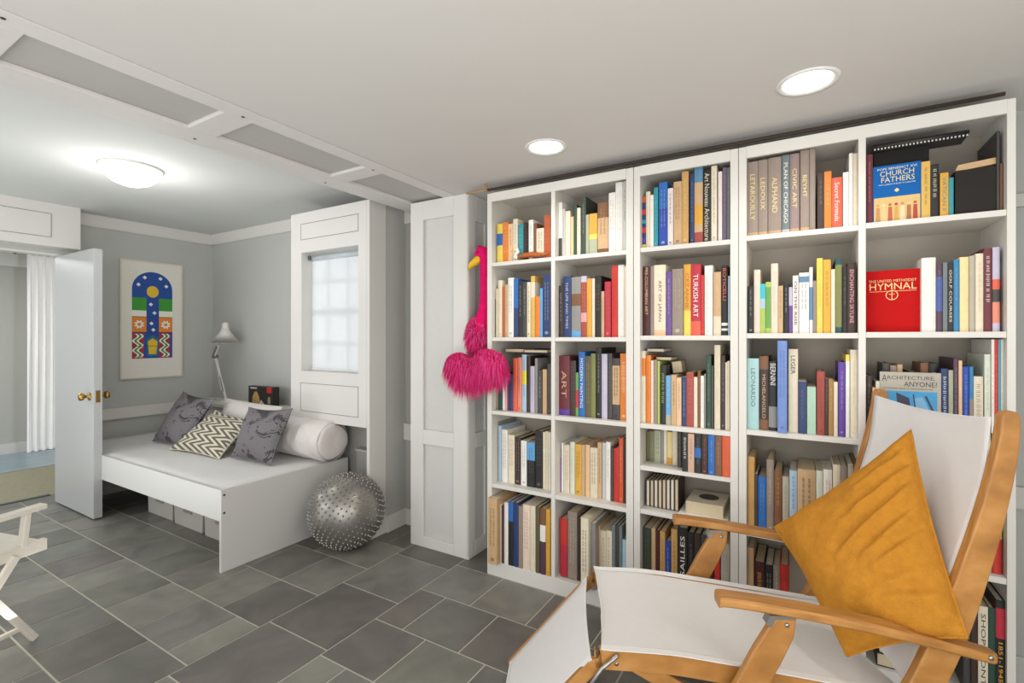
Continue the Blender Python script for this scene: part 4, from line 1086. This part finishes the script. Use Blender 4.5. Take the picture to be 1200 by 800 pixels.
pillow('throw_pillow', 'grey damask throw pillow nearest the picture end of the daybed', [(-4.70,1.95,.495),(-4.24,1.97,.49),(-4.20,2.20,.86),(-4.73,2.2,.885)], .15, DAM, (0,-1,.4), pinch=.11, seed=1, group='throw pillows on the daybed')
pillow('throw_pillow', 'grey damask throw pillow leaning against the white bolster', [(-3.57,1.98,.495),(-3.12,2.0,.49),(-3.07,2.13,.87),(-3.60,2.13,.84)], .15, DAM, (0,-1,.4), pinch=.11, seed=2, group='throw pillows on the daybed')
pillow('throw_pillow', 'cream and taupe zigzag lumbar pillow between the two grey pillows', [(-4.26,1.88,.492),(-3.62,1.92,.49),(-3.66,2.2,.72),(-4.20,2.2,.76)], .15, CHV, (0,-1,.5), pinch=.09, seed=3, group='throw pillows on the daybed')
LIN = mat('dfd9d5', .95, var=.03, bump=.15, bscale=300)
pillow('bed_pillow', 'plain white pillow behind the zigzag one', [(-4.34,2.24,.50),(-3.58,2.24,.50),(-3.56,2.38,.815),(-4.36,2.38,.83)], .12, LIN, (0,-1,.4), seed=4)
bo = thing('bolster', 'white cylindrical bolster lying along the back of the daybed', 'bolster', (-2.86, 2.302, .63))
mb = MB(); N = 40
prof = []
for i in range(60):
    x = -.62*i/59; prof.append((.143+.001*math.sin(i*1.3)-.012*math.exp(-abs(x)/.01), x))
mb.lathe([(0,.004),(.06,.012),(.11,.010),(.132,.0)]+prof+[(0,-.62)], (0,0,0), 48, M=Matrix.Rotation(R(90), 4, 'Y'))
o = mb.build('bolster_cover', LIN, bo, smooth=True)
for v in o.data.vertices:
    a = noise.noise(v.co*14)*.009+noise.noise(Vector((v.co.x*10, v.co.y*33, v.co.z*33)))*.002; d = Vector((0, v.co.y, v.co.z)); 
    if d.length > .02: v.co += d.normalized()*a
mb = MB(); mb.tube([(-.006, .134*math.cos(2*PI*i/40), .134*math.sin(2*PI*i/40)) for i in range(41)], .0035, 8); mb.build('piping', LIN, bo, smooth=True)

# ---------------------------------------------------------------- lamp on the ledge
lp = thing('desk_lamp', 'white jointed desk lamp with cone shade standing on the ledge', 'lamp', (-4.75, 2.58, .75))
LW = mat('dedcd6', .35); LM = mat('8f8d88', .35, .6)
mb = MB(); mb.lathe([(0,0),(.05,0),(.052,.006),(.03,.012),(.012,.03),(.012,.05),(0,.05)], seg=28); mb.build('base', LW, lp, smooth=True)
mb = MB()
for dx in (-.012, .012): mb.tube([(dx, 0, .04), (-.175+dx, 0, .42)], .005, 8)
mb.build('lower_arm', LW, lp)
mb = MB()
for dx in (-.012, .012): mb.tube([(-.175+dx, -.012, .435), (-.095+dx, -.012, .55)], .005, 8)
mb.build('upper_arm', LW, lp)
for a, b in (((-.03,-.012,.1),(-.09,-.012,.24)), ((-.055,-.012,.1),(-.115,-.012,.24)), ((-.18,-.02,.45),(-.12,-.02,.53))):
    mb = MB(); mb.tube([a, b], .009, 10); mb.build('spring', LM, lp)
mb = MB(); mb.tube([(-.175,-.03,.43),(-.175,.02,.43)], .018, 14); mb.tube([(-.175,-.01,.43),(-.13,-.01,.425)], .006, 8); mb.build('elbow_joint', LM, lp)
mb = MB(); mb.lathe([(.124,.565),(.126,.562),(.05,.665),(.034,.70),(.03,.70),(.048,.66),(.122,.566)], (-.0,0,0), 40)
mb.build('lamp_shade', LW, lp, smooth=True)
mb = MB(); mb.lathe([(.034,.70),(.036,.71),(.030,.715),(.030,.745),(.022,.758),(.008,.762),(0,.762)], seg=28); mb.build('socket_cap', LW, lp, smooth=True)
mb = MB(); mb.tube([(-.09,-.012,.55),(-.04,-.006,.59),(0,0,.68)], .006, 8); mb.build('shade_bracket', LM, lp)
# game box on the ledge
gb_ = thing('toy_box', 'small black toy box with a red corner square standing on the ledge', 'box', (-4.335, 2.56, .75), R(3))
mb = MB(); mb.box(0, 0, 0, .345, .06, .178); mb.build('carton', mat('2a2624', .4), gb_)
mb = MB(); mb.box(.26, -.001, .125, .325, 0, .175, 0); mb.prism([(.05,.01),(.17,.01),(.15,.09),(.12,.13),(.09,.13),(.06,.08)], lambda p, q: (p[0], q, p[1]), -.001, 0, 1)
mb.prism([(.27,.03),(.31,.03),(.305,.09),(.275,.09)], lambda p, q: (p[0], q, p[1]), -.001, 0, 2); mb.box(.03,-.001,.155,.12,0,.168,3); mb.prism([(.14,.01),(.24,.01),(.18,.06)], lambda p, q: (p[0], q, p[1]), -.0012, 0, 3)
mb.build('printed_picture', [mat('c02a2a', .4), mat('b8935a', .5, var=.3), mat('9a8468', .5, var=.3), mat('b9b6bc', .5)], gb_)

# ---------------------------------------------------------------- exercise ball
eb = thing('massage_ball', 'silver-grey exercise ball covered in small nubs by the bed end', 'ball', (-2.555, 2.165, .238))
mb = MB(); mb.ball((0,0,0), .236, 64, 40); BM_ = mat('96928c', .36, .72, var=.03, scale=10, coat=.2)
n = 620
for i in range(n):
    z = 1-2*(i+.5)/n; r = math.sqrt(1-z*z); th = i*2.399963
    d = Vector((r*math.cos(th), r*math.sin(th), z)); a = d.orthogonal().normalized(); b = d.cross(a); k = len(mb.v)
    for rr_, hh in ((.0070, .2355), (.0055, .2420), (.0026, .2455)):
        for j in range(7): mb.v.append(tuple(d*hh+a*rr_*math.cos(2*PI*j/7)+b*rr_*math.sin(2*PI*j/7)))
    for q in range(2):
        for j in range(7): mb.f.append((k+q*7+j, k+q*7+(j+1) % 7, k+q*7+7+(j+1) % 7, k+q*7+7+j)); mb.mi.append(0)
    mb.f.append(tuple(k+14+j for j in range(7))); mb.mi.append(0)
mb.build('ball_skin', BM_, eb, smooth=True)

# ---------------------------------------------------------------- plush flamingo
fl = thing('plush_flamingo', 'hot pink fluffy plush flamingo hanging beside the bookcase edge', 'toy', (-1.65, 2.40, 1.25))
PK = mat('d81562', .9, var=.15, scale=40, spec=.1); PKF = mat('f73c8c', .85, var=.2, scale=60, spec=.15)
mb = MB(); mb.tube([(-.03,-.0,.575),(-.012,0,.61),(.005,0,.635),(.025,0,.628),(.034,0,.58),(.034,0,.5),(.034,0,.4),(.03,0,.3),(.012,0,.22),(.0,0,.15)], [.012,.036,.042,.040,.038,.037,.037,.040,.05,.06], 18)
mb.build('neck', PK, fl, smooth=True)
mb = MB(); mb.tube([(.0,-.01,.595),(-.03,-.015,.575),(-.06,-.02,.555),(-.085,-.02,.53)], [.024,.024,.019,.006], 16); mb.build('beak', mat('e0b81c', .5), fl, smooth=True)
mb = MB(); mb.ball((-.0,-.037,.625), .007, 12, 8); mb.build('eye', mat('181414', .2), fl, smooth=True)
def fluff(name, blobs, cnt, ln, droop, mt_, seed):
    rg = random.Random(seed); mb = MB()
    for (cx_, cy_, cz_, r, sc) in blobs: mb.ball((cx_, cy_, cz_), r*.72, 20, 12, sc=sc)
    for (cx_, cy_, cz_, r, sc) in blobs:
        for i in range(cnt):
            z = rg.uniform(-1, 1); th = rg.uniform(0, 2*PI); q = math.sqrt(1-z*z)
            d = Vector((q*math.cos(th), q*math.sin(th), z)); p = Vector((cx_+d.x*r*.8*sc[0], cy_+d.y*r*.8*sc[1], cz_+d.z*r*.8*sc[2]))
            L_ = ln*rg.uniform(.6, 1.2); dd = (d+Vector((rg.uniform(-.5,.5), rg.uniform(-.5,.5), rg.uniform(-.5,.5)))*.6).normalized()
            p1 = p+dd*L_*.5+Vector((0,0,-droop*L_*.25)); p2 = p1+dd*L_*.25+Vector((0,0,-droop*L_*.7))
            a = dd.orthogonal().normalized()*.0016; b = dd.cross(a).normalized()*.0016; k = len(mb.v)
            mb.v += [tuple(p+a), tuple(p-a), tuple(p1+a*.8), tuple(p1-a*.8), tuple(p2), tuple(p+b), tuple(p-b), tuple(p1+b*.8), tuple(p1-b*.8)]
            mb.f += [(k, k+1, k+3, k+2), (k+2, k+3, k+4), (k+5, k+6, k+8, k+7), (k+7, k+8, k+4)]; mb.mi += [rg.choice((0,0,1,2))]*4
    o = mb.build(name, [mt_, mat('ff6aa8', .85, var=.1, spec=.15), mat('d81562', .9, var=.1, spec=.1)], fl); return o
fluff('body_fur', [(-.02, -.012, .145, .072, (1.0, .7, 1.5))], 2200, .05, .9, PKF, 1)
fluff('leg_fur', [(-.10,-.09,-.022,.058,(1.1,.8,.8)), (-.045,-.10,-.06,.066,(1.1,.8,.9))], 2600, .075, 1.2, PKF, 2)
fluff('leg_fur', [(.05,-.11,-.045,.06,(1,.8,.9)), (.125,-.125,.0,.06,(1,.8,.85)), (.175,-.13,-.012,.05,(1,.8,.9))], 2600, .075, 1.2, PKF, 3)

# ---------------------------------------------------------------- wooden lounge chair
ch = thing('deck_chair', 'teak steamer lounge chair with white sling fabric and a footrest', 'lounge chair', (-.0409, 1.5524, 0), math.atan2(.4016, .9158))
def wood():
    m = bpy.data.materials.new('teak'); m.use_nodes = True; nt = m.node_tree; b = nt.nodes['Principled BSDF']
    tc = nt.nodes.new('ShaderNodeTexCoord'); mp = nt.nodes.new('ShaderNodeMapping'); mp.inputs['Scale'].default_value = (3, 60, 5)
    n = nt.nodes.new('ShaderNodeTexNoise'); n.inputs['Scale'].default_value = 3; n.inputs['Detail'].default_value = 5; n.inputs['Distortion'].default_value = .2
    nt.links.new(tc.outputs['Object'], mp.inputs[0]); nt.links.new(mp.outputs[0], n.inputs['Vector'])
    cr = nt.nodes.new('ShaderNodeValToRGB'); e = cr.color_ramp.elements; e[0].position = .25; e[0].color = lin('90602e'); e[1].position = .75; e[1].color = lin('bf8c50')
    x = cr.color_ramp.elements.new(.5); x.color = lin('aa763a')
    nt.links.new(n.outputs['Fac'], cr.inputs[0]); nt.links.new(cr.outputs[0], b.inputs['Base Color']); b.inputs['Roughness'].default_value = .42
    return m
WD = wood(); FAB = mat('dcdad7', .85, var=.02, bump=.12, bscale=500); HEM = mat('e6e5e2', .85, var=.02)
ST = mat('a9a8a5', .3, .9)
def plank(name, poly, w0, w1, bev=.006, m=None):
    mb = MB(); mb.prism(poly, lambda p, q: (p[0], q, p[1]), w0, w1)
    o = mb.build(name, m or WD, ch, bevel=bev)
    o.modifiers[0].segments = 3; return o
def strip(pts, hw):
    """outline of a bent board from its centre line and half widths"""
    L_, Rr = [], []
    if hw == 'post':
        hw = [.006, .014, .019]+[.022+.020*min(1, (i-3)/30) for i in range(3, len(pts))]
    elif isinstance(hw, list) and len(hw) < len(pts): hw = hw+[hw[-1]]*(len(pts)-len(hw))
    for i, p in enumerate(pts):
        a = Vector(pts[max(0, i-1)]); b = Vector(pts[min(len(pts)-1, i+1)]); d = (b-a).normalized(); n_ = Vector((-d.y, d.x)); w_ = hw[i] if isinstance(hw, (list, tuple)) else hw
        L_.append(tuple(Vector(p)+n_*w_)); Rr.append(tuple(Vector(p)-n_*w_))
    return L_+Rr[::-1]
def smoothpts(pts, n=6):
    out_ = []
    P_ = [Vector(p) for p in pts]
    for i in range(len(P_)-1):
        p0, p1, p2, p3 = P_[max(0,i-1)], P_[i], P_[i+1], P_[min(len(P_)-1, i+2)]
        for k in range(n):
            t = k/n; out_.append(tuple(.5*((2*p1)+(-p0+p2)*t+(2*p0-5*p1+4*p2-p3)*t*t+(-p0+3*p1-3*p2+p3)*t**3)))
    out_.append(tuple(P_[-1])); return out_
armc = smoothpts([(-.183,.622),(-.16,.631),(.0,.616),(.12,.600),(.22,.585),(.36,.558),(.48,.532),(.522,.524)])
nA = len(armc); ahw = [.0135]*nA; ahw[0] = .006; ahw[1] = .010; ahw[-1] = .010
for w0 in (0., .6):
    mb = MB(); pl = strip(armc, ahw)
    # arm: rounded, wider in the middle
    k = len(armc); V = []
    for i, (s_, z_) in enumerate(armc):
        f_ = i/(k-1); wd = .031*(1-.25*max(0, f_-.6)/.4)*(math.sqrt(min(1, (i+.6)/4)) if i < 4 else 1)*(math.sqrt(min(1, (k-i)/4)) if i > k-5 else 1); th_ = ahw[i]
        for a, b in ((-1,-.55),(-.8,-1),(.8,-1),(1,-.55),(1,.55),(.8,1),(-.8,1),(-1,.55)): V.append((s_, w0+a*wd, z_+b*th_))
    mb.v = V
    for i in range(k-1):
        for j in range(8): mb.f.append((i*8+j, i*8+(j+1) % 8, (i+1)*8+(j+1) % 8, (i+1)*8+j)); mb.mi.append(0)
    mb.f.append(tuple(range(8))); mb.mi.append(0); mb.f.append(tuple((k-1)*8+j for j in range(8))); mb.mi.append(0)
    o = mb.build('armrest', WD, ch, bevel=.002)
    sg = 1 if w0 == 0 else -1
    # wide front leg hung from the arm
    wl0, wl1 = (w0-.012, w0+.012)
    plank('front_leg', strip([(.008,.602),(-.012,.555),(-.05,.48),(-.095,.39),(-.2,.2),(-.30,.01)], [.02,.036,.040,.040,.034,.026]), wl0, wl1)
    plank('back_post', strip(smoothpts([(.572,1.172),(.574,1.13),(.560,1.03),(.532,.90),(.494,.76),(.45,.62),(.405,.50),(.36,.40),(.30,.30)]), 'post'), w0+sg*.012, w0+sg*.040, .005)
    plank('seat_rail', strip(smoothpts([(-.512,.402),(-.49,.401),(-.3,.402),(-.1,.384),(.1,.362),(.28,.342),(.36,.335)]), [.012, .022, .026, .027, .028, .029, .030]), w0+sg*.042, w0+sg*.066, .006)
    plank('footrest_rail', strip(smoothpts([(-.505,.385),(-.53,.372),(-.60,.295),(-.72,.155),(-.84,.018)]), [.010, .016, .018, .019]), w0+sg*.042, w0+sg*.062, .005)
    plank('rear_leg', strip([(-.40,.375),(-.1,.22),(.42,.012)], .025), w0+sg*.068, w0+sg*.090)
    for (s_, z_) in ((0,.574),(.495,.533),(-.458,.418)):
        mb = MB(); M = Matrix.Rotation(R(90), 4, 'X')
        yb = w0-(.0125 if s_ == 0 else .032)*1 if w0 == 0 else w0-.0125
        if s_ > .4: yb = w0-.026
        if s_ < 0: yb = w0+sg*.042-.001 if w0 == 0 else w0-.067
        mb.lathe([(0,.004),(.005,.004),(.0065,.001),(.0065,0)], (s_, yb, z_), 16, M=M); mb.build('bolt', ST, ch, smooth=True)
    mb = MB(); mb.prism([(-.055,.575),(-.045,.598),(.02,.598),(.02,.59),(-.03,.588),(-.042,.563)], lambda p, q: (p[0], q, p[1]), w0-.014, w0+.014); mb.build('arm_bracket', ST, ch)
mb = MB(); mb.tube([(-.458,.04,.392),(-.458,.56,.392)], .006, 10); mb.build('pivot_rod', ST, ch, smooth=True)
mb = MB(); mb.tube([(-.455,.03,.425),(-.50,.028,.385),(-.62,.028,.20)], .006, 10); mb.build('footrest_stay', ST, ch, smooth=True)
plank('cross_bar', [(.22,.085),(.27,.085),(.27,.11),(.22,.11)], .068, .532); plank('cross_bar', [(-.26,.09),(-.22,.09),(-.22,.115),(-.26,.115)], .012, .588)
mb = MB(); mb.tube([(.575,.012,1.135),(.575,.588,1.135)], .0, 8)
plank('cross_bar', [(.330,.300),(.365,.300),(.365,.325),(.330,.325)], .04, .56)
def sling(name, line, w0, w1, sag, endsag, n_hint):
    """fabric stretched between the two sides, line = (s,z) samples"""
    L_ = [Vector((p[0], 0, p[1])) for p in line]; n_ = len(L_)-1
    def fn(u, v):
        f_ = u*n_; i = min(int(f_), n_-1); p = L_[i].lerp(L_[i+1], f_-i); d = (L_[min(i+1, n_)]-L_[i]).normalized(); nn = Vector((-d.z, 0, d.x))
        c_ = 1-(2*v-1)**2
        q = p-nn*sag*c_*(.5+.5*math.sin(PI*u))+d*endsag*c_*(max(0, 1-u*6)-max(0, 1-(1-u)*6))
        return (q.x, w0+(w1-w0)*v, q.z+.0015*noise.noise(Vector((q.x*7, v*4, q.z*7))))
    mb = MB(); mb.grid(fn, 60, 24); o = mb.build(name, FAB, ch, smooth=True)
    s_ = o.modifiers.new('cloth', 'SOLIDIFY'); s_.thickness = .0025
    mb = MB(); up = lambda p: Vector(p)+Vector(n_hint)*.0018
    def band(fu):
        mb.grid(lambda a, b: up(fn(*fu(a, b))), 40, 3)
    band(lambda a, b: (a, .0+.05*b)); band(lambda a, b: (a, 1-.05*b)); band(lambda a, b: (.0+.035*b, a)); band(lambda a, b: (1-.035*b, a))
    mb.build('hem', HEM, o, smooth=True)
    return o
seatl = smoothpts([(-.505,.438),(-.47,.435),(-.3,.436),(-.1,.418),(.1,.396),(.28,.376),(.345,.370)])
sling('seat_sling', seatl, .036, .564, .022, .02, (0,0,1))
backl = smoothpts([(.548,1.152),(.544,1.10),(.532,1.0),(.506,.90),(.463,.76),(.418,.62),(.372,.50),(.335,.40)])
sling('back_sling', backl, .042, .558, -.03, .018, (-1,0,.2))
sling('footrest_sling', smoothpts([(-.532,.398),(-.60,.318),(-.72,.178),(-.845,.032)]), .044, .556, .008, .01, (-.7,0,.7))

# cushion
def CW(s_, w_, z_): return (-.0409+w_*-.4016+s_*.9158, 1.5524+w_*.9158+s_*.4016, z_)
CU = mat('bb7f2b', .92, var=.12, scale=50, bump=.4, bscale=240, spec=.15)
pillow('cushion', 'mustard yellow linen cushion propped on the lounge chair', [CW(.215,.105,.43), CW(.425,-.045,.592), CW(.478,.25,1.075), CW(.128,.40,.69)], .21, CU, (-.5,-1,.2), pinch=.06, grid=80, wr=.017, seed=9, cat='cushion', hem=.004, puff=.45, folds=[(.80,-.22,.45,.011,.022),(.70,-.30,.35,.013,.026),(.58,-.30,.5,.010,.024),(.90,-.12,.6,.008,.018),(.46,-.22,.55,.008,.022),(.30,-.1,.35,.007,.03),(.16,.1,.3,.009,.03)])

# ---------------------------------------------------------------- white folding chair at the frame edge
fc = thing('folding_chair', 'white wooden folding armchair partly in view in front of the doorway', 'chair', (-2.98, .80, 0), math.atan2(-.97, .25))
# local x runs along the arm away from this corner, local y away from it to the chair's other side
PW = mat('ded8cc', .5, var=.05, scale=20)
def fbx(name, a, b, hw, hh):
    a = Vector(a); b = Vector(b); d = (b-a).normalized(); s_ = Vector((0,1,0)); u_ = d.cross(s_).normalized(); mb = MB(); 
    pts = []
    for p in (a, b):
        for i, j in ((-1,-1),(1,-1),(1,1),(-1,1)): pts.append(tuple(p+s_*hw*i+u_*hh*j))
    mb.v = pts; mb.f = [(0,1,2,3),(7,6,5,4),(0,4,5,1),(1,5,6,2),(2,6,7,3),(3,7,4,0)]; mb.mi = [0]*6
    return mb.build(name, PW, fc, bevel=.004)
for y in (0., -.5):
    fbx('armrest', (-.005,y,.60), (.5,y,.585), .025, .011)
    fbx('arm_post', (.075,y,.44), (.06,y,.59), .018, .011)
    fbx('arm_post', (.42,y,.44), (.42,y,.585), .018, .011)
    fbx('seat_rail', (-.01,y,.425), (.48,y,.425), .015, .026)
    fbx('leg', (.03,y,.012), (.27,y,.42), .012, .014)
    fbx('leg', (.37,y+.026,.012), (.11,y+.026,.42), .012, .014); fbx('foot_rail', (.07,y,.085), (.34,y,.08), .009, .010)
mb = MB(); mb.tube([(.19,.03,.27),(.19,-.5,.27)], .011, 12); mb.build('stretcher', PW, fc, smooth=True)
mb = MB(); mb.box(.0,-.485,.43,.47,-.015,.445); mb.build('seat', mat('e2ddd3', .7), fc, bevel=.004)
mb = MB(); mb.box(.47,-.5,.45,.49,0,.9); mb.build('backrest', PW, fc, bevel=.004)
